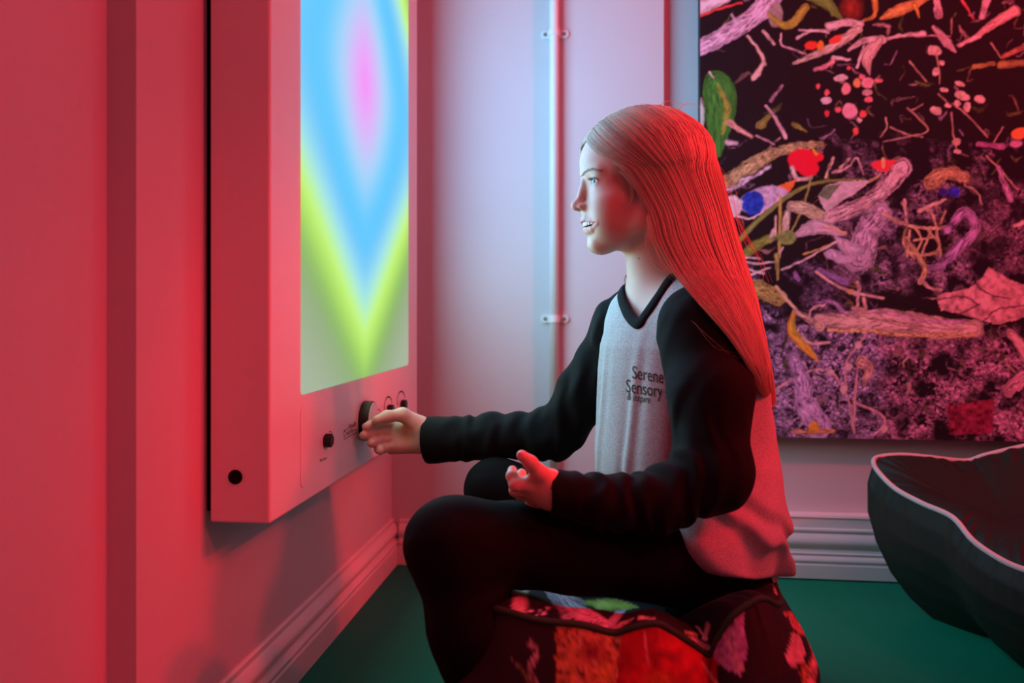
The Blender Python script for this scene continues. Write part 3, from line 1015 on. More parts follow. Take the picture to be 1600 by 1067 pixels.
def neck_hole(P, grow=0.0):
    q = P - CLC
    x, y, z = q @ CLX, q @ CLY, q @ CLN
    a = np.arctan2(y, x)
    r = np.interp(a, _pa, _pr, period=2 * np.pi); h0 = np.interp(a, _pa, _ph, period=2 * np.pi)
    d = np.hypot(x, y) - (r + grow + 0.35 * np.maximum(z - h0, 0))
    return np.maximum(d, (h0 - 0.05) - z)
def shirt_sdf(P):
    t = smin(shirt_raw(P), ell(P, K(1110, 850, 1.155), (.088, .088, .075)), .03) + folds(P)
    # cloth belly over the back of the waist
    t = smin(t, ell(P, K(1160, 800, 1.20), (.045, .09, .085)), .04)
    t = smax(t, hem_plane(P), .006)
    return smax(t, -neck_hole(P), .003)
V, Q = isosurface(shirt_sdf, [.08, 1.02, -.46], [.46, 1.46, .09], 0.003)
shirt = mesh_np('shirt', cwv(V), Q, M_GREY, girl)

def sleeve_near(P):
    pts = [K(1072, 462, 1.19), K(1094, 510, 1.140), K(1110, 615, 1.100), K(1114, 738, 1.072), K(1030, 783, 1.06), K(950, 785, 1.05), K(864, 768, 1.045)]
    d = chain(P, pts, [.030, .053, .052, .047, .0375, .0315, .0285], .02)
    d = smin(d, ell(P, K(1112, 540, 1.145), (.058, .05, .075)), .03)
    px, py = pixels(P)
    amp = 0.0022 * np.clip((py - 560) / 150, 0, 1)
    # rings of cloth pushed along the forearm
    s = (P - EL_N) @ (WR_N - EL_N) / np.linalg.norm(WR_N - EL_N)
    d = d + amp * np.sin(s * 2 * np.pi / 0.028 + 2.5 * waves(P, 12, .07, 3)) * np.clip(s / .03, 0.2, 1) * np.clip((.20 - s) / .03, .15, 1) + 0.0022 * waves(P, 21, .06, 4) * np.clip((.21 - s) / .04, .2, 1)
    d = smax(d, -(P - K(861, 768, 1.045)) @ ((EL_N - WR_N) / np.linalg.norm(EL_N - WR_N)) - .004, .003)
    d = smax(d, -neck_hole(P, .002), .003)
    op = cap(P, K(845, 764, 1.043), K(884, 772, 1.047), .0235, .0228)
    return smax(d, -op, .002)
def sleeve_far(P):
    pts = [K(1012, 462, 1.30), K(978, 512, 1.345), K(922, 608, 1.40), K(868, 677, 1.437), K(770, 683, 1.465), K(662, 688, 1.493)]
    d = chain(P, pts, [.030, .052, .048, .0425, .0375, .0420], .02)
    s = (P - EL_F) @ (WR_F - EL_F) / np.linalg.norm(WR_F - EL_F)
    d = d + (0.0018 * np.sin(s * 2 * np.pi / 0.04 + 2.5 * waves(P, 32, .08, 3)) + 0.002 * waves(P, 41, .06, 4)) * np.clip((.21 - s) / .05, .15, 1)
    ax = (EL_F - WR_F) / np.linalg.norm(EL_F - WR_F)
    d = smax(d, -((P - K(668, 688, 1.492)) @ ax), .003)
    d = smax(d, -neck_hole(P, .002), .003)
    op = cap(P, K(640, 686, 1.497), K(690, 686, 1.487), .0365, .0345)
    return smax(d, -op, .002)
V, Q = isosurface(sleeve_near, [.02, .95, -.34], [.42, 1.28, .06], 0.003)
mesh_np('sleeve', cwv(V), Q, M_BLK, shirt)
V, Q = isosurface(sleeve_far, [-.30, 1.25, -.34], [.28, 1.56, .06], 0.003)
mesh_np('sleeve', cwv(V), Q, M_BLK, shirt)

nrm = grad(shirt_raw, CLP)
V, Fq = tube(cwv(CLP + nrm * .0008), 0.0085, 12, True, flat=(cwv(nrm) - cwv(np.zeros(3)), 0.4))
mesh_np('collar', V, Fq, M_BLK, shirt)

def leggings(P):
    t = ell(P, K(1112, 893, 1.235), (.086, .125, .08))
    t = smin(t, chain(P, [K(1098, 872, 1.155), K(900, 851, 1.10), KN_N, K(735, 985, 1.03), AN_N], [.072, .0565, .0525, .046, .036], .03), .03)
    t = smin(t, chain(P, [HIP_F, KN_F, AN_F], [.074, .049, .036], .02), .03)
    # gathers behind the knee
    s = np.linalg.norm((P - KN_N) * [1, .6, 1], axis=1)
    ang = np.arctan2(P[:, 2] - KN_N[2], P[:, 0] - KN_N[0])
    t = t + 0.0020 * np.sin(s * 2 * np.pi / .03 + 2 * waves(P, 52, .08, 3)) * np.exp(-((s - .085) / .025) ** 2) * np.exp(-((ang + .75) / .5) ** 2) + 0.0012 * waves(P, 51, .05, 4)
    return t
V, Q = isosurface(leggings, [-.25, .90, -.62], [.47, 1.55, -.16], 0.004)
mesh_np('leggings', cwv(V), Q, M_LEG, girl)
for pts in ([K(783, 1205, 1.03), AN_N, TO_N], [K(799, 975, 1.40), AN_F, TO_F]):
    V, Q = isosurface(lambda P: chain(P, pts, [.036, .037, .030], .02), np.min(pts, 0) - .05, np.max(pts, 0) + .05, 0.004)
    V[:, 2] = np.maximum(V[:, 2], -CAMZ + 0.001)
    mesh_np('sock', cwv(V), Q, M_BLK, girl)

# printing on the chest, laid onto the cloth
def shirt_text(s, px, py, size, shear=0.0, sx=0.62, slope=0.10):
    V, Fs = text_mesh(s, size, shear)
    X = px + V[:, 0] * sx; Y = py - V[:, 1] + V[:, 0] * slope
    P = on_surface(lambda Q_: np.minimum(shirt_sdf(Q_), 1), np.stack([X, Y], 1), 1.05, 1.30, 0.0006)
    return mesh_np('chest_lettering', cwv(P), Fs, M_PRINT, shirt, smooth=False)
shirt_text('Serene', 987, 591, 29)
shirt_text('Sensory', 977.5, 612, 29)
shirt_text('& inspire', 979, 624, 17, 0.25, 0.6)
# ---------------------------------------------------------------- printed artwork (flat print, computed per vertex)
def hash2(i, j, k=0):
    h = np.sin(i * 127.1 + j * 311.7 + k * 74.7) * 43758.5453
    return h - np.floor(h)
def vnoise(x, y, k=0):
    xi, yi = np.floor(x), np.floor(y); fx, fy = x - xi, y - yi
    fx = fx * fx * (3 - 2 * fx); fy = fy * fy * (3 - 2 * fy)
    return (hash2(xi, yi, k) * (1 - fx) + hash2(xi + 1, yi, k) * fx) * (1 - fy) + (hash2(xi, yi + 1, k) * (1 - fx) + hash2(xi + 1, yi + 1, k) * fx) * fy
def fbm(x, y, k=0, o=4):
    s = 0; a = 0.5; t = 0
    for i in range(o):
        s = s + a * vnoise(x * 2 ** i, y * 2 ** i, k + i); t += a; a *= 0.55
    return s / t
def worley(x, y, k=0):
    xi, yi = np.floor(x), np.floor(y)
    d1 = np.full(x.shape, 9.0); d2 = np.full(x.shape, 9.0)
    for i in (-1, 0, 1):
        for j in (-1, 0, 1):
            cx = xi + i + hash2(xi + i, yi + j, k); cy = yi + j + hash2(xi + i, yi + j, k + 5)
            d = np.hypot(x - cx, y - cy)
            d2 = np.where(d < d1, d1, np.minimum(d2, d)); d1 = np.minimum(d1, d)
    return d1, d2

class Print:
    def __init__(s, px, py, bg):
        s.x = px; s.y = py
        s.c = np.tile(np.array(bg, float), (len(px), 1))
        # ragged outlines
        s.wx = (fbm(px / 9, py / 9, 11, 3) - .5); s.wy = (fbm(px / 9, py / 9, 23, 3) - .5)
    def put(s, m, col, tex=0.0, sc=5.0, k=0, idx=None):
        x = s.x if idx is None else s.x[idx]; y = s.y if idx is None else s.y[idx]
        col = np.array(col, float)[None]
        if tex:
            n = fbm(x / sc, y / sc, 40 + k, 4)
            col = col * np.clip(1 + tex * (n - .5) * 3.2, 0.02, 2.2)[:, None]
        m = np.clip(m, 0, 1)[:, None]
        if idx is None: s.c = s.c * (1 - m) + col * m
        else: s.c[idx] = s.c[idx] * (1 - m) + col * m
    def stroke(s, pts, w0, w1, col, tex=0.25, sc=5, soft=1.2, rag=4.0, k=0, belly=0.0, vein=None):
        P = catmull(pts, max(6, 5 * len(pts)))
        pad = max(w0, w1) + belly + 8
        idx = np.nonzero((s.x > P[:, 0].min() - pad) & (s.x < P[:, 0].max() + pad) & (s.y > P[:, 1].min() - pad) & (s.y < P[:, 1].max() + pad))[0]
        if not len(idx): return
        x = s.x[idx] + rag * s.wx[idx]; y = s.y[idx] + rag * s.wy[idx]
        best = np.full(len(idx), 1e9); tb = np.zeros(len(idx)); dd = np.zeros(len(idx))
        n = len(P) - 1
        for i in range(n):
            ax, ay = P[i]; bx, by = P[i + 1]
            vx, vy = bx - ax, by - ay; L = vx * vx + vy * vy + 1e-9
            t = np.clip(((x - ax) * vx + (y - ay) * vy) / L, 0, 1)
            d = np.hypot(x - ax - t * vx, y - ay - t * vy)
            T = (i + t) / n
            w = (w0 + (w1 - w0) * T + belly * np.sin(np.pi * T)) / 2
            e = d - w
            u = e < best
            best[u] = e[u]; tb[u] = T[u]; dd[u] = d[u]
        c0 = s.c[idx].copy()
        Lg = np.sum(np.hypot(np.diff(P[:, 0]), np.diff(P[:, 1])))
        sg = np.where(hash2(np.floor(tb * n), 3.0) > 2, 1, 1) * dd
        gr = fbm(tb * Lg / (sc * 2.4) + 5 * k + P[0, 0], sg / (sc * .32) + .12 * x, 50 + k, 4)
        tx = min(tex * 1.6, 1.0)
        cc = np.array(col, float)[None] * np.clip(1 + tx * (gr - .5) * 3.4, .03, 2.0)[:, None]
        m_ = np.clip(0.5 - best / soft, 0, 1)[:, None]
        s.c[idx] = s.c[idx] * (1 - m_) + cc * m_
        W_ = max(w0, w1) + belly
        if W_ > 5:        # printed form: darker towards the outline, streaked along the length
            sh = 0.62 + 0.38 * np.clip(-best / (0.30 * W_), 0, 1) + 0.25 * (fbm(dd / 1.6 + 9 * k, tb * 9, 71, 3) - .5)
            inn_ = (best < 0)[:, None]
            s.c[idx] = np.where(inn_, s.c[idx] * np.clip(sh, .25, 1.2)[:, None], s.c[idx])
        if vein is not None:
            s.put(np.clip(1.1 - dd / 1.2, 0, 1) * (best < 0) * .8, vein, 0, 5, 0, idx)
    def blob(s, cx, cy, rx, ry, col, rot=0, tex=0.15, sc=5, soft=0.12, rag=4, k=0):
        pad = max(rx, ry) + 8
        idx = np.nonzero((np.abs(s.x - cx) < pad) & (np.abs(s.y - cy) < pad))[0]
        if not len(idx): return
        x = s.x[idx] + rag * s.wx[idx] - cx; y = s.y[idx] + rag * s.wy[idx] - cy
        r = math.radians(rot)
        a = (x * math.cos(r) + y * math.sin(r)) / rx; b = (-x * math.sin(r) + y * math.cos(r)) / ry
        s.put((1 - np.hypot(a, b)) / soft, col, tex, sc, k, idx)
    def poly(s, pts, col, tex=0.2, sc=5, rag=3, k=0):
        pts = np.array(pts, float)
        pad = 6
        idx = np.nonzero((s.x > pts[:, 0].min() - pad) & (s.x < pts[:, 0].max() + pad) & (s.y > pts[:, 1].min() - pad) & (s.y < pts[:, 1].max() + pad))[0]
        if not len(idx): return
        x = s.x[idx] + rag * s.wx[idx]; y = s.y[idx] + rag * s.wy[idx]
        ins = np.zeros(len(idx), bool); n = len(pts)
        for i in range(n):
            (x0, y0), (x1, y1) = pts[i], pts[(i + 1) % n]
            c = (y0 > y) != (y1 > y)
            ins ^= c & (x < (x1 - x0) * (y - y0) / (y1 - y0 + 1e-9) + x0)
        s.put(ins * 1.0, col, tex, sc, k, idx)
    def rocks(s, x0, x1, y0, y1, col, cell=9, dark=0.75, k=0, thr=.35):
        idx = np.nonzero((s.x > x0 - 20) & (s.x < x1 + 20) & (s.y > y0 - 20) & (s.y < y1 + 20))[0]
        if not len(idx): return
        x, y = s.x[idx], s.y[idx]
        m = np.clip(np.minimum(np.minimum(x - x0, x1 - x), np.minimum(y - y0, y1 - y)) / 22 + .3 + 1.6 * (fbm(x / 26, y / 26, k + 3) - .5), 0, 1)
        n = fbm(x / 30, y / 30, k + 9, 3)
        d1, d2 = worley((x + 10 * s.wx[idx]) / cell + 1.5 * s.wy[idx], (y + 10 * s.wy[idx]) / cell * 1.25 + 1.5 * s.wx[idx], k)
        rid = 1 - np.abs(2 * fbm(x / (cell * 1.1) + 3 * s.wx[idx], y / (cell * .8) + 3 * s.wy[idx], k + 21, 4) - 1)
        f = np.clip((rid - .62) * 3.2, 0, 1) * (0.35 + 0.9 * np.clip((d2 - d1) * 1.8, 0, 1)) * np.clip((n - thr) * 4.2, 0, 1.25) * (0.35 + 1.4 * fbm(x / 3, y / 3, k + 4, 3) ** 1.5)
        c = np.array(col)[None] * f[:, None] + np.array([.008, .004, .010])
        mm = (m * dark)[:, None]
        s.c[idx] = s.c[idx] * (1 - mm) + c * mm

def jungle_print(px, py):
    A = Print(px, py, (.010, .006, .009))
    a = lambda *p: [(1080 + x / 2.667, y / 2.667) for x, y in p]      # upper part
    b = lambda *p: [(1130 + x / 3.138, 380 + y / 3.138) for x, y in p]  # lower part
    pale = (.62, .50, .50); tan = (.55, .42, .30); lil = (.50, .42, .58)
    A.rocks(1300, 1640, 215, 460, (.42, .26, .42), 11, .8, 1, .42)
    A.rocks(1160, 1420, 500, 700, (.46, .34, .62), 8, .95, 2, .33)
    A.rocks(1370, 1660, 520, 700, (.55, .26, .44), 10, .95, 3, .33)
    A.rocks(1120, 1230, 470, 700, (.46, .36, .66), 7, .95, 4, .30)
    A.rocks(1320, 1420, 330, 450, (.42, .28, .46), 12, .9, 5, .35)
    A.rocks(1620, 2100, 430, 720, (.50, .26, .46), 10, .95, 14, .33); A.rocks(1640, 2100, 100, 440, (.34, .20, .36), 12, .8, 15, .42); A.rocks(1100, 2100, -460, -120, (.30, .18, .30), 12, .7, 16, .45)
    A.rocks(1500, 1700, 280, 420, (.40, .20, .34), 10, .75, 6, .42)
    A.rocks(1160, 1330, 410, 500, (.30, .20, .40), 9, .6, 7, .42)
    rr_ = np.random.default_rng(77)
    for i in range(600):
        x_, y_ = (rr_.uniform(1095, 1650), rr_.uniform(-60, 690)) if i < 260 else (rr_.uniform(1095, 2050), rr_.uniform(-420, 690))
        if i >= 260 and x_ < 1620 and y_ > -20: continue
        an, ln = rr_.uniform(0, 6.28), rr_.uniform(6, 34)
        c_ = np.array([(.34, .22, .26), (.30, .20, .34), (.26, .17, .10), (.14, .17, .05), (.40, .26, .24)][int(rr_.integers(5))]) * rr_.uniform(.25, .8)
        bx_, by_ = rr_.normal(0, 5, 2)
        A.stroke([(x_, y_), (x_ + math.cos(an) * ln * .5 + bx_, y_ + math.sin(an) * ln * .5 + by_), (x_ + math.cos(an) * ln, y_ + math.sin(an) * ln)], rr_.uniform(1.2, 3.5), 1.0, c_, .6, 4, rag=6, belly=float(rr_.choice([0, 0, 3, 6])))
    # top left log, petal, big leaf
    A.stroke(a((-60, 250), (30, 205), (150, 140), (270, 60), (340, -20)), 20, 34, (.62, .46, .64), .5, 4, rag=6)
    A.stroke(a((10, 40), (60, 20), (140, -10)), 22, 18, (.72, .62, .70), .2)
    A.stroke(a((10, 75), (110, 38), (210, 12)), 4, 3, (.62, .06, .05), .1)
    A.stroke(a((78, 305), (120, 400), (110, 640)), 4, 12, (.05, .26, .035), .35, 6, belly=44, rag=2)
    A.stroke(a((110, 350), (150, 450), (130, 560)), 2, 4, (.26, .34, .05), .5, 4, belly=8, rag=3)
    A.stroke(a((38, 420), (45, 470), (40, 560)), 3, 3, (.40, .62, .55), .1, belly=6)
    A.stroke(a((75, 300), (95, 325)), 3, 2, pale)
    A.blob(*a((350, 60))[0], 12, 22, (.30, .26, .24), tex=.3)
    A.stroke(a((325, 60), (380, 105), (430, 92), (475, 30)), 6, 12, (.36, .34, .05), .3, belly=4)
    A.stroke(a((470, -20), (560, 10), (630, 82)), 6, 2, (.16, .30, .05), .3, belly=14)
    A.stroke(a((590, 60), (560, 0)), 5, 5, (.16, .30, .05), .3)
    A.blob(*a((670, 35))[0], 22, 24, (.30, .04, .02), tex=.4, soft=.9)
    A.stroke(a((765, -10), (765, 60), (700, 95)), 10, 3, (.60, .32, .07), .3)
    A.stroke(a((790, 80), (870, 40), (1000, -10)), 4, 4, (.60, .36, .10), .35, belly=13)
    A.stroke(a((930, 20), (950, 70)), 10, 2, (.62, .36, .06), .3)
    A.stroke(a((575, 110), (640, 95), (710, 100)), 14, 10, pale, .45, 5)
    A.stroke(a((430, 265), (560, 210), (640, 160), (700, 120)), 5, 12, (.58, .48, .40), .35, belly=5)
    A.stroke(a((440, 160), (500, 130), (570, 135)), 4, 3, pale, .3); A.stroke(a((450, 125), (560, 130)), 3, 3, pale, .3)
    A.stroke(a((590, 240), (660, 250)), 5, 4, pale, .3)
    A.stroke(a((655, 210), (720, 170), (800, 165)), 5, 12, pale, .4)
    A.stroke(a((790, 165), (735, 230), (742, 310)), 12, 2, (.70, .50, .46), .3, belly=12, vein=(.4, .22, .22))
    A.stroke(a((820, 158), (900, 145), (970, 140)), 4, 8, pale, .3)
    A.stroke(a((690, 280), (720, 190)), 4, 3, pale, .3)
    A.blob(*a((500, 188))[0], 11, 8, (.85, .05, .03)); A.blob(*a((540, 190))[0], 6, 8, (.85, .22, .03)); A.blob(*a((600, 165))[0], 12, 6, (.85, .07, .05), -30)
    A.stroke(a((515, 290), (560, 275), (590, 255)), 6, 6, (.75, .30, .35), .3)
    A.stroke(a((235, 150), (290, 220), (305, 270)), 4, 6, (.6, .42, .36), .3); A.stroke(a((303, 265), (262, 325)), 6, 9, (.66, .48, .42), .3)
    A.stroke(a((375, 140), (380, 190), (440, 210), (480, 225)), 3, 2, (.6, .40, .46), .3); A.stroke(a((300, 130), (345, 185)), 5, 4, (.5, .36, .34), .3)
    A.stroke(a((190, 90), (170, 60)), 4, 3, lil); A.stroke(a((215, 100), (180, 75)), 3, 3, lil)
    for (x, y, rx, ry, c) in [(735, 345, 10, 9, (.78, .30, .36)), (660, 460, 12, 13, (.85, .34, .44)), (645, 370, 8, 9, (.8, .28, .30)), (740, 415, 7, 5, (.75, .18, .22)),
                              (715, 475, 6, 6, (.75, .10, .10)), (700, 503, 5, 4, (.6, .45, .45)), (565, 385, 4, 5, (.7, .12, .16)), (625, 325, 12, 6, (.62, .54, .56)),
                              (565, 418, 9, 6, (.55, .46, .52)), (612, 460, 5, 5, (.75, .12, .14)), (685, 547, 5, 6, (.78, .12, .10)), (530, 360, 3, 5, (.7, .1, .12)),
                              (565, 475, 4, 6, (.6, .05, .06)), (690, 345, 6, 8, (.7, .3, .12)), (780, 338, 7, 3, (.75, .2, .2)), (655, 285, 4, 4, (.7, .12, .14)), (735, 385, 8, 5, (.5, .34, .34)), (712, 320, 5, 4, (.7, .2, .25))]:
        A.blob(*a((x, y))[0], rx, ry, c, tex=.3, rag=5)
    A.stroke(a((1350, 45), (1250, 105), (1195, 150)), 17, 9, (.62, .38, .36), .3, 5); A.stroke(a((1200, 150), (1115, 190)), 8, 5, (.66, .42, .44), .3)
    A.stroke(a((1240, -20), (1210, 70)), 14, 9, (.62, .46, .50), .3); A.stroke(a((1130, 0), (1175, 80)), 4, 2, (.6, .1, .1), .3)
    A.stroke(a((1020, -10), (1030, 60)), 8, 14, (.58, .38, .42), .6, 4)
    A.stroke(a((1010, 110), (1060, 170), (1100, 215)), 5, 3, (.58, .40, .44), .3, belly=9); A.stroke(a((940, 150), (1080, 150)), 2, 2, (.5, .30, .34))
    for (x, y, rx, ry) in [(1015, 208, 12, 7), (1020, 298, 6, 7), (1045, 262, 5, 4), (1130, 400, 13, 7), (1203, 412, 9, 7), (1020, 462, 10, 7), (1150, 445, 6, 8), (1055, 375, 7, 4), (1110, 430, 5, 5), (1070, 440, 6, 4), (995, 215, 5, 5), (1120, 350, 8, 4)]:
        A.blob(*a((x, y))[0], rx, ry, (.60, .46, .40), tex=.4, rot=20, rag=4)
    for L in [[(1090, 430), (1160, 490), (1235, 572)], [(1085, 470), (1092, 560), (1110, 640)], [(900, 450), (945, 490), (985, 545), (900, 570), (800, 590)], [(810, 490), (815, 530), (790, 570)],
              [(830, 530), (900, 560), (965, 570)], [(1030, 390), (1080, 440)], [(1020, 220), (1035, 300), (1035, 350)], [(910, 255), (980, 340)], [(1250, 180), (1290, 240)], [(1300, 530), (1250, 610)], [(1085, 80), (1085, 140)], [(920, 460), (965, 435)], [(1230, 650), (1300, 720), (1360, 790)]]:
        A.stroke(a(*L), 2.4, 1.6, (.46, .30, .24), .3, rag=2)
    A.blob(*a((1105, 590))[0], 8, 6, (.5, .34, .28)); A.blob(*a((1110, 632))[0], 6, 4, (.6, .42, .42))
    A.stroke(a((1180, 275), (1260, 265)), 8, 6, (.34, .24, .07), .4); A.stroke(a((1290, 270), (1400, 260)), 12, 10, (.34, .24, .08), .4); A.stroke(a((1300, 235), (1400, 190)), 6, 12, (.40, .18, .12), .4)
    A.blob(*a((1370, 555))[0], 14, 10, (.80, .22, .06), -15)
    A.blob(*a((1355, 600))[0], 10, 6, (.5, .24, .4)); A.stroke(a((1195, 600), (1300, 610)), 8, 8, (.34, .12, .30), .6)
    # mossy log and flowers
    A.stroke(a((110, 790), (250, 690), (380, 625), (540, 600)), 26, 12, (.38, .33, .16), .7, 3, rag=6)
    A.stroke(a((140, 800), (250, 740), (330, 690)), 8, 6, (.44, .40, .52), .7, 3, rag=9)
    A.stroke(a((310, 440), (350, 490), (395, 572)), 4, 6, (.6, .40, .46), .3); A.stroke(a((290, 520), (330, 480)), 14, 6, (.22, .22, .05), .5); A.stroke(a((430, 520), (480, 550)), 10, 4, (.2, .2, .05), .5)
    A.stroke(a((330, 420), (380, 360)), 6, 4, (.34, .2, .25), .6); A.stroke(a((160, 510), (250, 570)), 9, 6, (.6, .34, .30), .4); A.stroke(a((150, 595), (190, 595)), 9, 6, (.44, .36, .44), .4)
    A.stroke(a((270, 565), (345, 600)), 3, 2, (.4, .25, .32), .3)
    A.blob(*a((465, 668))[0], 25, 19, (.86, .012, .04), 10, tex=.15, sc=9, rag=3); A.blob(*a((490, 705))[0], 17, 12, (.86, .012, .04), tex=.15, rag=3); A.blob(*a((525, 655))[0], 11, 8, (.86, .015, .04), tex=.15)
    A.stroke(a((505, 625), (520, 640)), 4, 4, (.75, .40, .05), .2)
    A.stroke(a((420, 695), (440, 745), (500, 740)), 7, 6, (.55, .46, .42), .4)
    A.blob(*a((830, 692))[0], 32, 10.5, (.84, .05, .07), 3, tex=.15, rag=2); A.stroke(a((800, 665), (800, 695)), 5, 4, (.7, .42, .2), .2)
    A.poly(a((345, 780), (440, 742), (425, 780), (380, 820)), (.80, .16, .04), .3)
    A.blob(*a((300, 830))[0], 42, 20, (.48, .42, .60), -15, tex=.4); A.blob(*a((258, 842))[0], 20, 20, (.015, .05, .50), -20, tex=.6, sc=4, rag=10); A.blob(*a((170, 860))[0], 16, 18, (.62, .62, .70), tex=.3)
    A.stroke(a((170, 890), (240, 912), (300, 880)), 3, 3, (.62, .58, .64))
    # stems and leaves
    A.stroke(a((880, 700), (820, 770), (740, 840), (580, 905)), 30, 22, (.54, .38, .44), .7, 4, rag=6)
    A.stroke(a((800, 880), (740, 950), (700, 1080)), 30, 46, (.40, .30, .44), .7, 4, rag=10)
    A.stroke(a((190, 1010), (300, 900), (440, 795), (560, 755), (720, 748)), 9, 3, (.22, .30, .07), .2, rag=2)
    A.stroke(a((372, 820), (366, 1070)), 4, 4, (.40, .36, .08), .2, rag=2); A.stroke(a((500, 740), (470, 850), (400, 1000)), 3, 3, (.26, .28, .08), .2)
    A.stroke(a((420, 860), (480, 870), (530, 900)), 16, 22, (.46, .44, .30), .5, 5)
    A.stroke(a((400, 890), (390, 960)), 12, 10, (.55, .50, .42), .4); A.stroke(a((430, 850), (560, 890)), 6, 4, (.5, .48, .32), .4)
    A.poly(a((528, 815), (555, 775), (620, 755), (752, 752), (690, 800), (640, 832), (560, 885)), (.50, .44, .50), .2, 8)
    A.poly(a((528, 815), (555, 775), (625, 765), (570, 835)), (.13, .20, .12), .3, 6); A.stroke(a((570, 835), (650, 790), (745, 755)), 1.4, 1, (.62, .56, .60))
    A.stroke(a((745, 755), (790, 725)), 4, 3, (.5, .36, .2))
    A.stroke(a((430, 985), (520, 945), (640, 975)), 4, 4, (.55, .46, .56), .25, belly=19, vein=(.3, .2, .3)); A.stroke(a((560, 945), (640, 970)), 3, 3, (.66, .40, .12), .2)
    A.stroke(a((600, 985), (650, 1030), (710, 1040)), 5, 14, (.52, .44, .60), .25, belly=10)
    A.stroke(a((580, 1060), (620, 1060)), 16, 10, (.45, .38, .60), .3)
    A.stroke(a((200, 1080), (260, 1030), (350, 980)), 14, 10, (.20, .30, .05), .3, belly=4); A.stroke(a((330, 1000), (345, 960)), 7, 5, (.6, .5, .5))
    A.blob(*a((400, 990))[0], 16, 12, (.18, .28, .08), tex=.4); A.stroke(a((470, 1060), (610, 1010)), 3, 3, (.5, .38, .14)); A.stroke(a((350, 900), (352, 980)), 3, 3, (.6, .46, .40))
    A.stroke(a((560, 740), (590, 660), (580, 700)), 4, 4, (.46, .36, .28), .6); A.stroke(a((590, 720), (650, 700), (690, 660), (720, 730)), 4, 2, (.45, .32, .32), .5); A.stroke(a((620, 700), (660, 660)), 4, 3, (.45, .34, .30), .5)
    # right hand side: roots, blue bloom
    A.stroke(a((1000, 760), (1060, 720), (1140, 740)), 26, 18, (.40, .26, .14), .9, 3, rag=10)
    A.blob(*a((1095, 800))[0], 10, 8, (.03, .03, .55), tex=.6); A.blob(*a((1050, 800))[0], 8, 6, (.05, .02, .3), tex=.6)
    A.stroke(a((800, 890), (890, 935), (990, 950), (1095, 945)), 5, 5, (.50, .36, .26), .4); A.stroke(a((890, 835), (895, 930)), 5, 5, (.46, .32, .30), .4)
    A.stroke(a((975, 870), (1010, 900), (1040, 1067)), 4, 4, (.50, .36, .24), .4); A.stroke(a((950, 880), (1060, 830)), 7, 5, (.54, .40, .36), .4)
    for L in [[(900, 935), (885, 1010), (930, 1080)], [(930, 945), (960, 1000), (930, 1060)], [(1000, 950), (960, 1067)], [(1040, 930), (1060, 880)], [(930, 1000), (1030, 985)], [(985, 960), (1030, 1010), (1020, 1060)], [(910, 960), (900, 1067)]]:
        A.stroke(a(*L), 3.6, 3, (.46, .33, .20), .4, rag=3)
    A.stroke(a((1070, 960), (1140, 880), (1180, 960), (1080, 1067)), 14, 16, (.36, .20, .44), .6, 5)
    A.stroke(a((1280, 700), (1330, 830)), 8, 10, (.42, .22, .42), .7); A.stroke(a((1350, 940), (1400, 920)), 5, 8, (.6, .4, .4)); A.stroke(a((1140, 770), (1190, 800), (1210, 850)), 3, 2, (.5, .36, .3))
    # lower part: log, stone, vines
    A.stroke(b((60, 240), (170, 230), (280, 270)), 40, 22, (.36, .32, .10), .8, 3, rag=10)
    for L in [[(80, 90), (160, 100), (250, 90)], [(80, 70), (180, 75)], [(260, 90), (290, 20)], [(290, 130), (420, 70), (560, -10)], [(120, 160), (230, 120)], [(90, 120), (200, 150)]]:
        A.stroke(b(*L), 3.4, 2.6, (.52, .44, .48), .4, rag=3)
    A.stroke(b((260, 60), (270, 180)), 8, 3, (.32, .30, .08), .4); A.stroke(b((60, 70), (150, 20), (240, -20)), 8, 6, (.22, .30, .06), .3); A.stroke(b((260, 215), (360, 330)), 4, 5, (.50, .40, .26), .3)
    A.stroke(b((530, 40), (580, 80), (640, 70)), 8, 10, (.50, .40, .58), .2, belly=6); A.stroke(b((600, 0), (640, 80)), 12, 4, (.55, .42, .56), .2)
    A.stroke(b((900, -20), (960, 70), (990, 130), (965, 190)), 8, 8, (.46, .34, .18), .5); A.stroke(b((975, 180), (1010, 215), (1070, 230)), 7, 4, (.56, .36, .34), .4)
    A.stroke(b((1060, 40), (980, 60), (900, 40)), 4, 4, (.46, .34, .18), .4); A.stroke(b((1010, 120), (1090, 100), (1170, -10)), 8, 12, (.34, .20, .46), .5)
    A.stroke(b((350, 145), (370, 180)), 6, 8, (.22, .12, .34), .6); A.stroke(b((470, 130), (600, 190)), 8, 12, (.20, .12, .32), .6); A.stroke(b((450, 290), (540, 290), (590, 340)), 5, 7, (.30, .18, .38), .5)
    A.stroke(b((470, 375), (640, 385), (780, 375), (950, 400), (1100, 420), (1235, 420)), 20, 28, (.54, .36, .34), .45, 6, rag=6, belly=12)
    A.stroke(b((520, 430), (700, 430), (900, 450), (1230, 450)), 5, 7, (.56, .38, .20), .6, 4, rag=6); A.stroke(b((560, 345), (760, 335), (1000, 385), (1180, 385)), 3, 6, (.50, .28, .46), .5)
    for L in [[(830, 380), (1000, 410), (1180, 425)], [(720, 370), (860, 400), (1010, 430)], [(900, 425), (1080, 445)]]:
        A.stroke(b(*L), 1.6, 1, (.14, .07, .08), .3, rag=4)
    A.poly(b((1045, 255), (1110, 238), (1200, 225), (1265, 175), (1300, 118), (1420, 180), (1560, 240), (1560, 330), (1440, 375), (1330, 400), (1180, 350), (1070, 330)), (.56, .26, .30), .6, 8, rag=5)
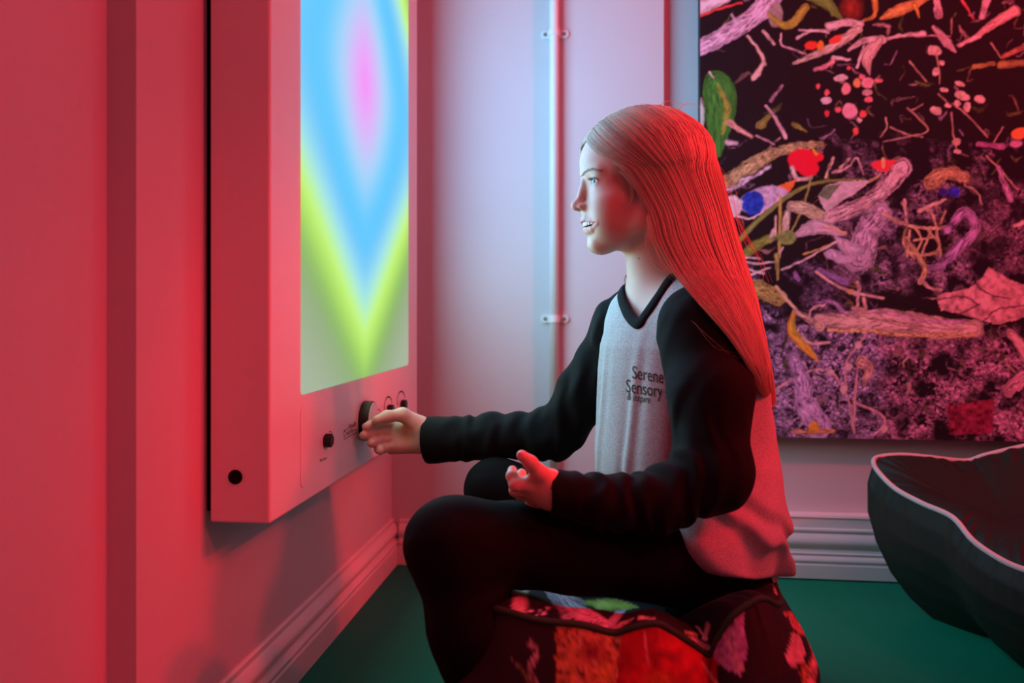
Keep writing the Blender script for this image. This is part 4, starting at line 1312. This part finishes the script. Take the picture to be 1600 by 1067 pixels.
    for L in [[(1060, 280), (1180, 260), (1260, 310)], [(1230, 190), (1300, 250), (1400, 270)], [(1280, 380), (1330, 330), (1475, 300)], [(1150, 350), (1260, 300)]]:
        A.stroke(b(*L), 2.4, 1.6, (.06, .02, .03), .3, rag=6)
    A.stroke(b((455, 140), (560, 210), (660, 245), (785, 270)), 4, 4, (.56, .36, .34), .3, rag=2); A.stroke(b((660, 190), (665, 240), (655, 320)), 5, 5, (.52, .34, .34), .3); A.blob(*b((625, 238))[0], 7, 4, (.5, .3, .12)); A.stroke(b((690, 270), (700, 320)), 5, 4, (.55, .34, .32), .3)
    A.stroke(b((345, 335), (338, 430), (400, 505), (468, 580)), 5, 2, (.66, .38, .05), .25, belly=13, rag=2); A.stroke(b((345, 360), (350, 430), (410, 500)), 2, 1, (.36, .36, .05), .2, belly=4)
    A.stroke(b((350, 330), (430, 380), (480, 410)), 6, 14, (.50, .36, .30), .5); A.stroke(b((390, 465), (440, 490), (520, 485)), 5, 4, (.58, .38, .38), .4); A.stroke(b((415, 370), (440, 320), (500, 300)), 4, 3, (.46, .3, .34), .4)
    A.stroke(b((640, 320), (690, 330), (660, 360)), 8, 5, (.46, .30, .24), .4)
    for L in [[(230, 800), (262, 715), (430, 625), (530, 632), (590, 715), (622, 800), (640, 930)], [(715, 410), (690, 460), (660, 500), (605, 580), (600, 700)], [(640, 780), (760, 830), (795, 880), (740, 940)], [(640, 930), (650, 700), (665, 560)]]:
        A.stroke(b(*L), 3.4, 2.8, (.52, .32, .34), .3, rag=2)
    for (x, y, rx, ry) in [(712, 405, 6, 7), (662, 500, 6, 6), (617, 605, 6, 6), (590, 718, 6, 6), (528, 632, 6, 4), (790, 915, 6, 5), (650, 245, 5, 4)]:
        A.blob(*b((x, y))[0], rx, ry, (.56, .40, .42), tex=.2)
    A.stroke(b((350, 560), (390, 680), (400, 780), (470, 900)), 22, 40, (.42, .30, .56), .7, 4, rag=9); A.stroke(b((350, 925), (540, 920)), 6, 8, (.50, .26, .14), .5); A.blob(*b((445, 905))[0], 9, 10, (.55, .30, .04), tex=.4)
    A.stroke(b((680, 580), (720, 620), (690, 680)), 18, 8, (.46, .28, .26), .7, 4, rag=8); A.stroke(b((850, 540), (870, 520)), 12, 10, (.2, .1, .12), .5)
    A.stroke(b((1410, 440), (1460, 500), (1490, 560)), 14, 20, (.50, .26, .30), .5, 6); A.stroke(b((1400, 720), (1475, 660), (1540, 640)), 20, 26, (.50, .24, .34), .6, 5, rag=8)
    A.stroke(b((1100, 790), (1120, 930)), 5, 3, (.34, .06, .14), .5); A.poly(b((1100, 800), (1330, 760), (1320, 930), (1110, 940)), (.22, .02, .06), .8, 6)
    return np.clip(A.c * np.array([1.4, 1.08, 1.1]), 0, .95)  # whole print reddened in its colour, in place of stronger red lamp light

def pouf_print(px, py):
    A = Print(px, py, (.008, .007, .012))
    p = lambda *q: [(760 + x / 3.019, 880 + y / 3.019) for x, y in q]
    return A, p
def pouf_top(px, py):
    A, p = pouf_print(px, py)
    A.stroke(p((165, 60), (160, 150), (155, 245)), 27, 24, (.60, .48, .50), .25, 5, rag=6)
    for (x, y) in [(250, 220), (270, 235), (235, 245), (215, 225), (290, 210)]: A.blob(*p((x, y))[0], 3, 3, (.5, .42, .52), tex=.5)
    A.stroke(p((225, 85), (330, 140), (420, 220), (600, 305)), 4, 16, (.55, .44, .56), .4, 6, belly=15, rag=6, vein=(.25, .18, .26))
    A.stroke(p((300, 150), (350, 210), (380, 260)), 8, 10, (.30, .25, .32), .7, 4, rag=8); A.stroke(p((390, 155), (470, 190)), 8, 8, (.30, .25, .30), .7, 4)
    A.stroke(p((475, 185), (560, 195), (640, 200), (715, 205)), 8, 2, (.34, .52, .10), .2, 7, belly=14, rag=2); A.blob(*p((545, 198))[0], 16, 9, (.46, .66, .16), tex=.1, soft=.6)
    A.stroke(p((585, 285), (620, 245), (655, 220)), 12, 3, (.46, .36, .52), .2, belly=6); A.stroke(p((600, 305), (690, 262)), 7, 4, (.60, .40, .40), .3); A.stroke(p((720, 258), (790, 258)), 6, 5, (.6, .46, .40), .3)
    A.stroke(p((940, 320), (990, 335)), 4, 6, (.5, .42, .2), .3); A.stroke(p((970, 370), (1010, 400), (1040, 420)), 18, 22, (.60, .40, .44), .4, 6); A.stroke(p((1045, 285), (1030, 350)), 7, 9, (.62, .48, .52), .3); A.stroke(p((990, 300), (1040, 350)), 4, 4, (.55, .42, .46), .4)
    A.stroke(p((60, 85), (100, 80)), 10, 6, (.4, .15, .05), .6)
    A.stroke(p((1370, 130), (1430, 150), (1500, 190)), 10, 14, (.65, .40, .42), .4, rag=8); A.stroke(p((1330, 80), (1400, 110)), 16, 12, (.45, .06, .08), .9, 3, rag=12)
    return A.c
def pouf_side(px, py):
    A, p = pouf_print(px, py)
    A.stroke(p((210, 375), (235, 430), (205, 500), (240, 580)), 10, 9, (.30, .24, .24), .7, 4, rag=8); A.stroke(p((120, 450), (180, 520), (230, 600)), 5, 8, (.10, .12, .06), .6)
    A.poly(p((330, 200), (660, 220), (640, 420), (590, 700), (330, 700)), (.36, .16, .06), .9, 7, rag=14)
    for i in range(46):
        r = hash2(i, 3.0), hash2(i, 7.0), hash2(i, 9.0)
        A.blob(*p((345 + 290 * r[0], 300 + 330 * r[1]))[0], 2 + 4 * r[2], 2 + 4 * r[2], (.50, .34, .16) if r[2] > .5 else (.44, .22, .16), tex=.3, soft=.6)
    A.blob(*p((500, 420))[0], 28, 22, (.14, .012, .02), tex=.5, soft=.8)
    A.poly(p((640, 250), (860, 250), (1090, 420), (1090, 720), (600, 720), (620, 480)), (.42, .012, .02), .5, 16, rag=10)
    A.blob(*p((820, 560))[0], 34, 22, (.44, .10, .02), tex=.4, soft=.8); A.blob(*p((560, 520))[0], 18, 22, (.46, .28, .04), tex=.5, soft=.8)
    A.stroke(p((745, 320), (755, 400), (765, 480)), 4, 3, (.50, .18, .18), .2); A.stroke(p((1020, 470), (1085, 570), (1120, 640)), 5, 6, (.6, .24, .24), .2)
    A.poly(p((1060, 430), (1130, 320), (1210, 200), (1230, 420), (1200, 540), (1090, 470)), (.42, .22, .46), .6, 8, rag=9)
    for i in range(24):
        r = hash2(i, 13.0), hash2(i, 17.0)
        A.blob(*p((1080 + 130 * r[0], 280 + 180 * r[1]))[0], 1.6, 1.6, (.62, .46, .62), tex=0, soft=.5)
    A.stroke(p((1125, 335), (1165, 430), (1200, 500)), 4, 9, (.62, .36, .46), .3)
    A.poly(p((1240, 150), (1360, 150), (1450, 260), (1430, 380), (1400, 470), (1330, 540), (1230, 560)), (.016, .006, .008), .2, 9)
    A.poly(p((1440, 330), (1475, 335), (1508, 430), (1490, 465), (1445, 495), (1408, 450)), (.66, .34, .38), .3, 6)
    A.stroke(p((1435, 250), (1480, 300), (1520, 340), (1540, 420)), 14, 10, (.60, .16, .16), .9, 3, rag=14)
    A.stroke(p((1400, 130), (1480, 170), (1530, 260)), 10, 12, (.62, .34, .36), .6, 5, rag=10)
    A.stroke(p((1525, 300), (1545, 420), (1530, 560)), 12, 16, (.52, .20, .20), .8, 4, rag=12); A.stroke(p((1500, 480), (1510, 620)), 10, 12, (.44, .18, .06), .9, 3, rag=12)
    A.stroke(p((1280, 560), (1400, 500), (1480, 490)), 10, 8, (.02, .012, .014), .2)
    return A.c

M_CANVAS = plain('printed_canvas', (1, 1, 1), 0.7, 0.2, bump=0.12, bscale=900, vcol=True)
M_CSIDE = plain('canvas_edge', (.02, .02, .03), 0.7, 0.2, bump=0.12, bscale=900)
M_PFAB = plain('printed_cushion_fabric', (1, 1, 1), 0.65, 0.25, bump=0.2, bscale=1100, vcol=True, sheen=0.02)

# ---------------------------------------------------------------- the big print on the back wall
CYF = YB + 0.022 - 0.050            # front face of the stretched canvas
CX0 = back_x(1094, CYF); CX1 = CX0 + 1.30
CZ0 = back_z(1300, 684.5, CYF); CZ1 = CZ0 + 1.75
canvas = empty('canvas_print', (CX0, CYF, CZ0), 'large dark photo canvas of jungle plants, red flowers and logs on the back wall', 'picture')
st = 0.00195
gx = np.concatenate([np.arange(CX0, CX0 + 0.90, st), np.linspace(CX0 + 0.90, CX1, 70)]); gz = np.concatenate([np.arange(CZ0, CZ0 + 1.14, st), np.linspace(CZ0 + 1.14, CZ1, 100)])
GX, GZ = np.meshgrid(gx, gz, indexing='ij')
W = np.stack([GX, np.full_like(GX, CYF), GZ], -1).reshape(-1, 3)
ppx, ppy = pixels(wcv(W))
nx, nz = len(gx), len(gz)
I = np.arange(nx * nz).reshape(nx, nz)
Fq = np.stack([I[:-1, :-1], I[1:, :-1], I[1:, 1:], I[:-1, 1:]], -1).reshape(-1, 4)
mesh_np('printed_face', W, Fq, M_CANVAS, canvas, smooth=False, col=jungle_print(ppx, ppy))
bm = bmesh.new()
add_box(bm, CX0, CX1, CYF + 0.0004, YB + 0.0212, CZ0, CZ1)
bm_obj('stretcher_box', bm, M_CSIDE, canvas)
# ---------------------------------------------------------------- floor cushions
def cushion(name, label, ctrl, inner, zfloor, side_off, dome, top_mat, side_mat, pipe_mat, pipe_r, n=360, rows=26, trows=40, top_col=None, side_col=None, press=None, pucker=0.004, group=None, seed=1, tilt=None):
    P = catmull([K(*c) for c in ctrl], n, True)
    C = np.array(inner)
    T_ = np.roll(P, -1, 0) - np.roll(P, 1, 0)
    out = np.stack([T_[:, 1], -T_[:, 0], np.zeros(n)], 1)
    out /= np.linalg.norm(out, axis=1, keepdims=True) + 1e-9
    if np.mean(np.sum(out * (P - C), 1)) < 0: out = -out
    # smooth the outward directions round the corners
    for _ in range(10): out = (np.roll(out, 1, 0) + out + np.roll(out, -1, 0)) / 3
    out /= np.linalg.norm(out, axis=1, keepdims=True) + 1e-9
    zm = P[:, 2].mean()
    rg = np.random.default_rng(seed)
    arc = np.linspace(0, 2 * np.pi, n, endpoint=False)
    pk = sum(np.sin(arc * f + 1.5 * np.sin(arc * g_ + f) + rg.uniform(0, 6.3)) for f, g_ in ((19, 3), (31, 5), (43, 2), (58, 7))) / 3
    pk = pk * np.clip(0.45 + 0.8 * np.sin(arc * 5 + rg.uniform(0, 6.3)) * np.sin(arc * 3 + 1), 0.05, 1.2)
    rowsV = []
    for j in range(rows + 1):
        t = j / rows
        off = np.interp(t, side_off[0], side_off[1])
        z = P[:, 2] * (1 - t) + zfloor * t
        q = P + out * (max(off, 0) + pucker * pk * math.exp(-t * 7) * (t > 0))[:, None]
        if off < 0:
            r_ = np.linalg.norm((q - C)[:, :2], axis=1)
            q = C + (q - C) * (1 + off / r_)[:, None]
        q = q.copy(); q[:, 2] = z
        rowsV.append(q)
    S = np.array(rowsV)
    base = cwv(C); org = (base[0], base[1], 0.0)
    root = empty(name, org, label, 'cushion', group)
    I = np.arange((rows + 1) * n).reshape(rows + 1, n)
    J = np.roll(I, -1, 1)
    Fq = np.stack([I[:-1], J[:-1], J[1:], I[1:]], -1).reshape(-1, 4)
    Vs = S.reshape(-1, 3)
    bottom = np.array([[C[0], C[1], zfloor]])
    colr = None
    if side_col is not None:
        px, py = pixels(Vs); colr = side_col(px, py)
    mesh_np('side_cover', cwv(Vs), Fq, side_mat, root, col=colr)
    # top: from the piping to the middle
    R = []
    for j in range(trows + 1):
        t = j / trows
        q = P * (1 - t) + C * t
        q = q.copy()
        q[:, 2] = P[:, 2] * (1 - t) ** 2.2 + (C[2]) * (1 - (1 - t) ** 2.2) + dome * math.sin(math.pi * min(t * 1.25, 1) ** 0.7) + pucker * 1.4 * pk * math.exp(-((t - .10) / .09) ** 2) * (t > 0)
        R.append(q)
    R = np.array(R).reshape(-1, 3)
    if press is not None:
        for _ in range(60):
            m = press(R) < 0.003
            if not m.any(): break
            m[:n] = False
            R[m, 2] -= 0.003
    I = np.arange((trows + 1) * n).reshape(trows + 1, n); J = np.roll(I, -1, 1)
    Fq = np.stack([I[:-1], I[1:], J[1:], J[:-1]], -1).reshape(-1, 4)
    colr = None
    if top_col is not None:
        px, py = pixels(R); colr = top_col(px, py)
    mesh_np('top_cover', cwv(R), Fq, top_mat, root, col=colr)
    V, Fq = tube(cwv(P), pipe_r * (1 + 0.07 * np.sin(arc * 180)), 10, True)
    mesh_np('piping', V, Fq, pipe_mat, root)
    return root

M_PIPGREEN = plain('green_piping', (.030, .075, .040), 0.7, 0.25, bump=0.3, bscale=700, var=.1, vscale=200)
front = [(764, 944, 1.03), (772, 951, 1.005), (790, 954.5, .995), (843, 969, .985), (909, 976, .98), (959, 988, .985), (992, 979, .98), (1025, 974, .98), (1051, 986, .985), (1080, 1005, .99), (1108, 1022, 1.0),
         (1124, 993, .995), (1144, 963, .99), (1174, 941, .995), (1193, 935, 1.005), (1213, 944, 1.03)]
rest_ = [(1219, 938, 1.08), (1213, 920, 1.14), (1206, 905, 1.20), (1196, 893, 1.30), (1175, 888, 1.38), (1100, 886, 1.43), (980, 888, 1.44), (860, 893, 1.42), (800, 900, 1.36), (775, 915, 1.25), (765, 932, 1.12)]
cushion('floor_cushion', 'jungle print floor cushion with dark green piping under the seated child', front + rest_, K(1000, 905, 1.2) + [0, 0, -.06], -CAMZ, ([0, .12, .35, .6, .85, 1], [0, .018, .048, .052, .03, -.01]), .035,
        M_PFAB, M_PFAB, M_PIPGREEN, .0042, n=460, rows=60, trows=70, top_col=pouf_top, side_col=pouf_side, press=leggings, pucker=.0015, group=None)

M_DGREEN = plain('dark_green_canvas', (.010, .017, .011), 0.6, 0.3, bump=0.25, bscale=1000, var=.06, vscale=60)
M_PINKPIPE = plain('pale_piping', (.62, .50, .48), 0.6, 0.3, bump=0.3, bscale=600, var=.06, vscale=200)
c2 = [(1365, 722, 1.765), (1374, 739, 1.745), (1400, 764, 1.69), (1440, 786, 1.61), (1488, 808, 1.53), (1520, 844, 1.46), (1560, 872, 1.40), (1600, 890, 1.35), (1660, 905, 1.29), (1690, 900, 1.28), (1720, 880, 1.31),
      (1770, 840, 1.42), (1800, 780, 1.55), (1790, 715, 1.68), (1740, 682, 1.73), (1660, 684, 1.75), (1600, 697, 1.76), (1540, 711, 1.775), (1508, 720, 1.785), (1448, 714, 1.785), (1408, 711, 1.785), (1374, 714, 1.78)]
cushion('floor_cushion', 'large dark green floor cushion with pale piping by the back wall', c2, K(1590, 775, 1.56) + [0, 0, -.045], -CAMZ, ([0, .15, .35, .55, .75, .9, 1], [0, .012, .012, -.004, -.035, -.075, -.12]), .018,
        M_DGREEN, M_DGREEN, M_PINKPIPE, .0052, n=360, rows=40, trows=50, pucker=.005, seed=4)
# ---------------------------------------------------------------- long straight blond hair
HC = v3(-10, 0, 36); HRAD = v3(103, 78, 78)
LEV = [  # row at the front edge / back, front px, back px, half width mm
    (268, 262, 972, 1124, 74), (330, 320, 1012, 1139, 75), (375, 372, 1024, 1153, 75), (425, 425, 1052, 1169, 88), (452, 452, 1074, 1177, 100), (480, 478, 1098, 1184, 116),
    (530, 528, 1140, 1193, 122), (585, 582, 1174, 1200, 90), (640, 636, 1195, 1206, 40)]
def _cloth(X): return np.minimum(shirt_raw(X), sleeve_near(X))
_L = []
for (pf, pb, xf, xb, lw) in LEV:
    if 400 < pf < 620:
        bb = raycast(_cloth, [xf + 4], [pf], 1.02, 1.25)[0]
        if not np.isnan(bb): lw = max(lw, (HB - bb + .005) * 1000)
    _L.append((pf, pb, xf, xb, lw))
LEV = _L
print('hair levels', [round(float(l[4])) for l in LEV])
def hair_paths(q, side, layer, tipcut, jit, ns=26):
    """q: 0 = front hairline strand ... 1 = back of the crown; returns (n, ns, 3) camera space"""
    n = len(q)
    psi = np.radians(23 + 112 * q)
    root = HC + np.stack([np.cos(psi) * HRAD[0], -1 + 5 * np.abs(np.sin(jit * 9)), np.sin(psi) * HRAD[2]], 1)
    alpha = 1 - q
    th = alpha * math.pi / 2
    pts = [root]
    lev = []
    for (pf, pb, xf, xb, lw) in LEV:
        px = xf + (xb - xf) * np.cos(th) ** 0.9
        l = np.where(side > 0, lw, min(lw, 72)) * np.sin(th) ** 0.85
        py = pf * alpha + pb * (1 - alpha)
        b = HB - l / 1000.0
        cam_ = np.stack([(px - 800) / F * b, b, (HOR - py) / F * b], 1)
        lev.append(to_head(cam_))
    # between root and first level: around the skull
    for w in (0.28, 0.55, 0.8):
        m = root * (1 - w) + lev[0] * w
        pts.append(m)
    pts += lev
    G = np.stack(pts, 1)                      # n, m, 3 head frame
    for i in range(1, 6):
        d = (G[:, i] - HC) / HRAD
        k = np.linalg.norm(d, axis=1)
        G[:, i] = np.where((k < 1)[:, None] | (i < 4), HC + d / k[:, None] * HRAD, G[:, i])
    # layering towards the scalp / inside of the mass
    cen = np.stack([HC + 0 * G[:, 0]] * 6, 1)
    G[:, 0] = HC * [1, 0, 1] + (G[:, 0] - HC * [1, 0, 1]) * 0.945
    G[:, :6] = cen + (G[:, :6] - cen) * layer[:, None, None]
    inn = np.stack([np.zeros(n), np.sign(G[:, -1, 1] + 1e-6) * -0, np.zeros(n)], 1)
    for i in range(6, G.shape[1]):
        G[:, i, 0] += (1 - layer) * 110 * np.cos(th) ; G[:, i, 1] -= (1 - layer) * 110 * np.sin(th)
    G[:, :, 1] *= side[:, None]
    # resample
    m = G.shape[1]
    t = np.linspace(0, 1, ns)[None, :] * tipcut[:, None] * (m - 1)
    i = np.minimum(t.astype(int), m - 2); u = (t - i)[..., None]
    r = np.arange(n)[:, None]
    g = lambda k: G[r, np.clip(k, 0, m - 1)]
    p0, p1, p2, p3 = g(i - 1), g(i), g(i + 1), g(i + 2)
    return 0.5 * (2 * p1 + (p2 - p0) * u + (2 * p0 - 5 * p1 + 4 * p2 - p3) * u ** 2 + (3 * p1 - p0 - 3 * p2 + p3) * u ** 3)
def push_out(Pc, margin, it=4):
    P0 = Pc.copy()
    sh = Pc.shape; Q_ = Pc.reshape(-1, 3).copy(); mg = np.broadcast_to(margin, sh[:-1]).reshape(-1)
    def cloth(X): return np.minimum(shirt_raw(X), sleeve_near(X))
    sel = np.nonzero((Q_[:, 2] < 0.08) & (Q_[:, 2] > -.2))[0]
    for _ in range(it):
        d = cloth(Q_[sel]); m = d < mg[sel]
        if not m.any(): break
        s = sel[m]
        gd = grad(cloth, Q_[s]) * [1, 1, .15]; gd /= np.linalg.norm(gd, axis=1, keepdims=True) + 1e-6
        Q_[s] += gd * np.minimum(mg[s] - d[m], .02)[:, None]
    D_ = Q_.reshape(sh) - P0
    for _ in range(8):
        D_[:, 1:-1] = 0.25 * D_[:, :-2] + 0.5 * D_[:, 1:-1] + 0.25 * D_[:, 2:]
        D_[:, -1] = 0.5 * D_[:, -1] + 0.5 * D_[:, -2]
    # neighbours drape together
    return P0 + D_ * 1.15
def sheet_normals(Pc):
    '''outward direction of the whole mass of hair, so that light falls on it as on one sheet'''
    q = to_head(Pc.reshape(-1, 3))
    up = (q - HC) / HRAD ** 2; up /= np.linalg.norm(up, axis=1, keepdims=True) + 1e-9
    ax = np.interp(q[:, 2], [-380, -250, -120, -40], [-150, -110, -60, -25])
    lo = np.stack([(q[:, 0] - ax) / 95.0 ** 2, q[:, 1] / 75.0 ** 2, 0 * ax + .0004], 1); lo /= np.linalg.norm(lo, axis=1, keepdims=True) + 1e-9
    w = np.clip((q[:, 2] + 60) / 80, 0, 1)[:, None]
    n = up * w + lo * (1 - w)
    n = n @ HM
    n /= np.linalg.norm(n, axis=1, keepdims=True) + 1e-9
    return n.reshape(Pc.shape)
def ribbons(P, rad):
    """three sided strands: P (n, m, 3), rad (n, m)"""
    n, m, _ = P.shape
    T_ = np.gradient(P, axis=1); T_ /= np.linalg.norm(T_, axis=2, keepdims=True) + 1e-12
    up = np.array([0.31, -0.9, 0.3])
    N_ = np.cross(T_, up); N_ /= np.linalg.norm(N_, axis=2, keepdims=True) + 1e-9
    B_ = np.cross(T_, N_)
    V = np.stack([P + rad[..., None] * (math.cos(a) * N_ + math.sin(a) * B_) for a in (3.49, 5.585, 7.68)], 2)
    I = np.arange(n * m * 3).reshape(n, m, 3)
    A_, Bx = I[:, :-1], I[:, 1:]
    Fq = np.stack([A_, np.roll(A_, -1, 2), np.roll(Bx, -1, 2), Bx], -1).reshape(-1, 4)
    V = V.reshape(-1, 3)
    g = Fq[:: max(1, len(Fq) // 4000)]
    c0 = P.reshape(-1, 3)[g[:, 0] // 3]
    gn = np.cross(V[g[:, 1]] - V[g[:, 0]], V[g[:, 2]] - V[g[:, 0]])
    if np.median(np.sum(gn * (V[g].mean(1) - (c0 + P.reshape(-1, 3)[g[:, 2] // 3]) / 2), 1)) < 0: Fq = Fq[:, ::-1]
    return V, Fq
rg = np.random.default_rng(11)
NS = 5200
ns = 26
q = rg.uniform(0, 1, NS) ** 0.9
q = np.clip(q, 0, 1)
side = np.where(rg.uniform(size=NS) < 0.70, 1.0, -1.0)
side = np.where(q > .88, 1.0, side)
layer = 1.0 - 0.028 * rg.uniform(0, 1, NS) ** 1.6 + rg.normal(0, .004, NS)
# lock structure: strands gather in locks
NL = 150
lock_q = np.sort(rg.uniform(0, 1, NL)); li = np.argmin(np.abs(q[:, None] - lock_q[None]), 1)
gather = rg.uniform(.05, .45, NL)[li]
qq = q + (lock_q[li] - q) * gather
lock_layer = rg.normal(0, .005, NL)
tip = np.clip(1.0 - np.abs(rg.normal(0, .035, NS)) - 0.06 * rg.uniform(0, 1, NL)[li], .78, 1.0)
PH = hair_paths(np.clip(qq, 0.0, 1), side, np.clip(layer + lock_layer[li], .88, 1.012), tip, q + rg.uniform(0, 1, NS))
tt = np.linspace(0, 1, ns)
ph1 = rg.uniform(0, 6.28, (NS, 1)); ph2 = rg.uniform(0, 6.28, NL)[li][:, None]
PH[:, :, 0] += (0.9 * np.sin(tt[None] * 7 + ph1) + 1.3 * np.sin(tt[None] * 4 + ph2)) * tt[None]
PH[:, :, 1] += (0.9 * np.cos(tt[None] * 6 + ph1) + 1.0 * np.cos(tt[None] * 5 + ph2)) * tt[None]
PC = from_head(PH)
PC = push_out(PC, (0.002 + 0.10 * np.clip(layer - .965, 0, .1))[:, None] * np.ones((1, ns)))
base_c = np.array([.92, .76, .58])
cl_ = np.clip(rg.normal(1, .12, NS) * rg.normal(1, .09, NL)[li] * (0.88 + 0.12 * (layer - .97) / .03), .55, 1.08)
wv_, fq_ = ribbons(cwv(PC), (0.00050 * np.interp(tt, [0, .1, .8, 1], [.8, 1, 1, .25]))[None] * rg.uniform(.7, 1.25, (NS, 1)))
colh = np.repeat(base_c[None] * cl_[:, None] * np.stack([np.ones(NS), 1 + rg.normal(0, .03, NS), 1 + rg.normal(0, .07, NS)], 1), ns * 3, 0)
Vh, Fh, Ch = [wv_], [fq_], [colh]
def add_strands(P, r, c):
    v, f = ribbons(cwv(P), r)
    Fh.append(f + sum(len(x) for x in Vh)); Vh.append(v)
    Ch.append(np.tile(np.array(c), (len(v), 1)))
# under-layer so the scalp never shows through
qa = np.linspace(0.0, 1, 60)
for sd in (1.0, -1.0):
    Bp = hair_paths(qa, np.full(60, sd), np.full(60, .962), np.full(60, .95), np.zeros(60) + .12, 40)
    Bc = push_out(from_head(Bp), np.full((60, 40), .0015))
    I = np.arange(2400).reshape(60, 40)
    f = np.stack([I[:-1, :-1], I[:-1, 1:], I[1:, 1:], I[1:, :-1]], -1).reshape(-1, 4)
    bf = Bc.reshape(-1, 3); gn = np.cross(bf[f[:, 1]] - bf[f[:, 0]], bf[f[:, 2]] - bf[f[:, 0]])
    if np.median(np.sum(gn * sheet_normals(bf)[f[:, 0]], 1)) < 0: f = f[:, ::-1]
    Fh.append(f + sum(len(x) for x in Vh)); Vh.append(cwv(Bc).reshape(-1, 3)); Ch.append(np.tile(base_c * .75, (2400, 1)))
# wisps in front of and below the ear
def wisp(ctrl, k, spread, b0, seed, rad=.00026):
    r = np.random.default_rng(seed)
    out = []
    for i in range(k):
        c = [K(x + r.normal(0, spread * (.4 + j * .5)), y + r.normal(0, spread * .5), b0 + r.normal(0, .003)) for j, (x, y) in enumerate(ctrl)]
        out.append(catmull(c, 14))
    P = np.array(out)
    add_strands(P, rad * np.linspace(1, .3, 14)[None] * np.ones((k, 1)), base_c * 1.05)
wisp([(968, 268), (984, 284), (988, 300), (985, 315), (980, 324)], 26, 1.6, 1.183, 1)
wisp([(985, 276), (998, 290), (1006, 305), (1010, 322)], 60, 3.2, 1.178, 2, .0004)
wisp([(1000, 285), (1012, 300), (1016, 330), (1014, 360), (1010, 385)], 40, 3.0, 1.178, 3)
wisp([(1014, 320), (1012, 360), (1010, 390), (1022, 415), (1040, 428)], 16, 2.6, 1.178, 4)
wisp([(1012, 340), (1022, 380), (1040, 415), (1070, 440), (1078, 455)], 18, 4.0, 1.160, 5)
wisp([(975, 300), (972, 315), (985, 322), (992, 320)], 4, 1.5, 1.182, 6, .0002)
wisp([(978, 430), (976, 440), (981, 452)], 8, 1.2, 1.27, 8)
wisp([(1118, 250), (1140, 300), (1158, 350), (1170, 390)], 9, 5.0, 1.24, 9, .0002)
wisp([(1150, 340), (1170, 380), (1188, 410), (1196, 440)], 7, 5.0, 1.24, 10, .0002)
wisp([(1085, 500), (1110, 535), (1150, 555), (1190, 560)], 2, 7.0, 1.05, 12, .00008)
for k, (xx, yy) in enumerate(((935, 196), (960, 178), (990, 168), (1030, 164), (1060, 168), (915, 212))):
    wisp([(xx, yy + 3), (xx + 10, yy - 5), (xx + 24, yy - 5), (xx + 40, yy + 3)], 5, 2.0, 1.25, 20 + k, .00018)
def hair_material():
    m, nt, b = mat_new('blond_hair')
    a = nt.nodes.new('ShaderNodeAttribute'); a.attribute_name = 'Col'
    nt.links.new(a.outputs['Color'], b.inputs['Base Color'])
    b.inputs['Roughness'].default_value = 0.36
    b.inputs['Specular IOR Level'].default_value = 0.45
    tc = nt.nodes.new('ShaderNodeTexCoord')
    n = nt.nodes.new('ShaderNodeTexNoise'); n.inputs['Scale'].default_value = 500
    nt.links.new(tc.outputs['Object'], n.inputs['Vector'])
    mr = nt.nodes.new('ShaderNodeMapRange'); mr.inputs[3].default_value = .3; mr.inputs[4].default_value = .45
    nt.links.new(n.outputs['Fac'], mr.inputs[0]); nt.links.new(mr.outputs[0], b.inputs['Roughness'])
    tr = nt.nodes.new('ShaderNodeBsdfTranslucent')
    nt.links.new(a.outputs['Color'], tr.inputs['Color'])
    mx = nt.nodes.new('ShaderNodeMixShader'); mx.inputs[0].default_value = 0.35
    nt.links.new(b.outputs[0], mx.inputs[1]); nt.links.new(tr.outputs[0], mx.inputs[2])
    nt.links.new(mx.outputs[0], nt.nodes['Material Output'].inputs['Surface'])
    return m
hair = mesh_np('hair', np.concatenate(Vh), np.concatenate(Fh), hair_material(), girl, col=np.concatenate(Ch))
hair['kind'] = 'stuff'
me = hair.data
hv = np.concatenate(Vh)
nh = sheet_normals(wcv(hv))
geo_n = np.empty(len(hv) * 3, np.float32); me.vertices.foreach_get('normal', geo_n)
geo_n = geo_n.reshape(-1, 3)
nw = cwv(nh) - cwv(np.zeros(3))
nw = nw + 0.35 * geo_n
nw /= np.linalg.norm(nw, axis=1, keepdims=True) + 1e-9
me.normals_split_custom_set_from_vertices(nw.astype(np.float32).tolist())
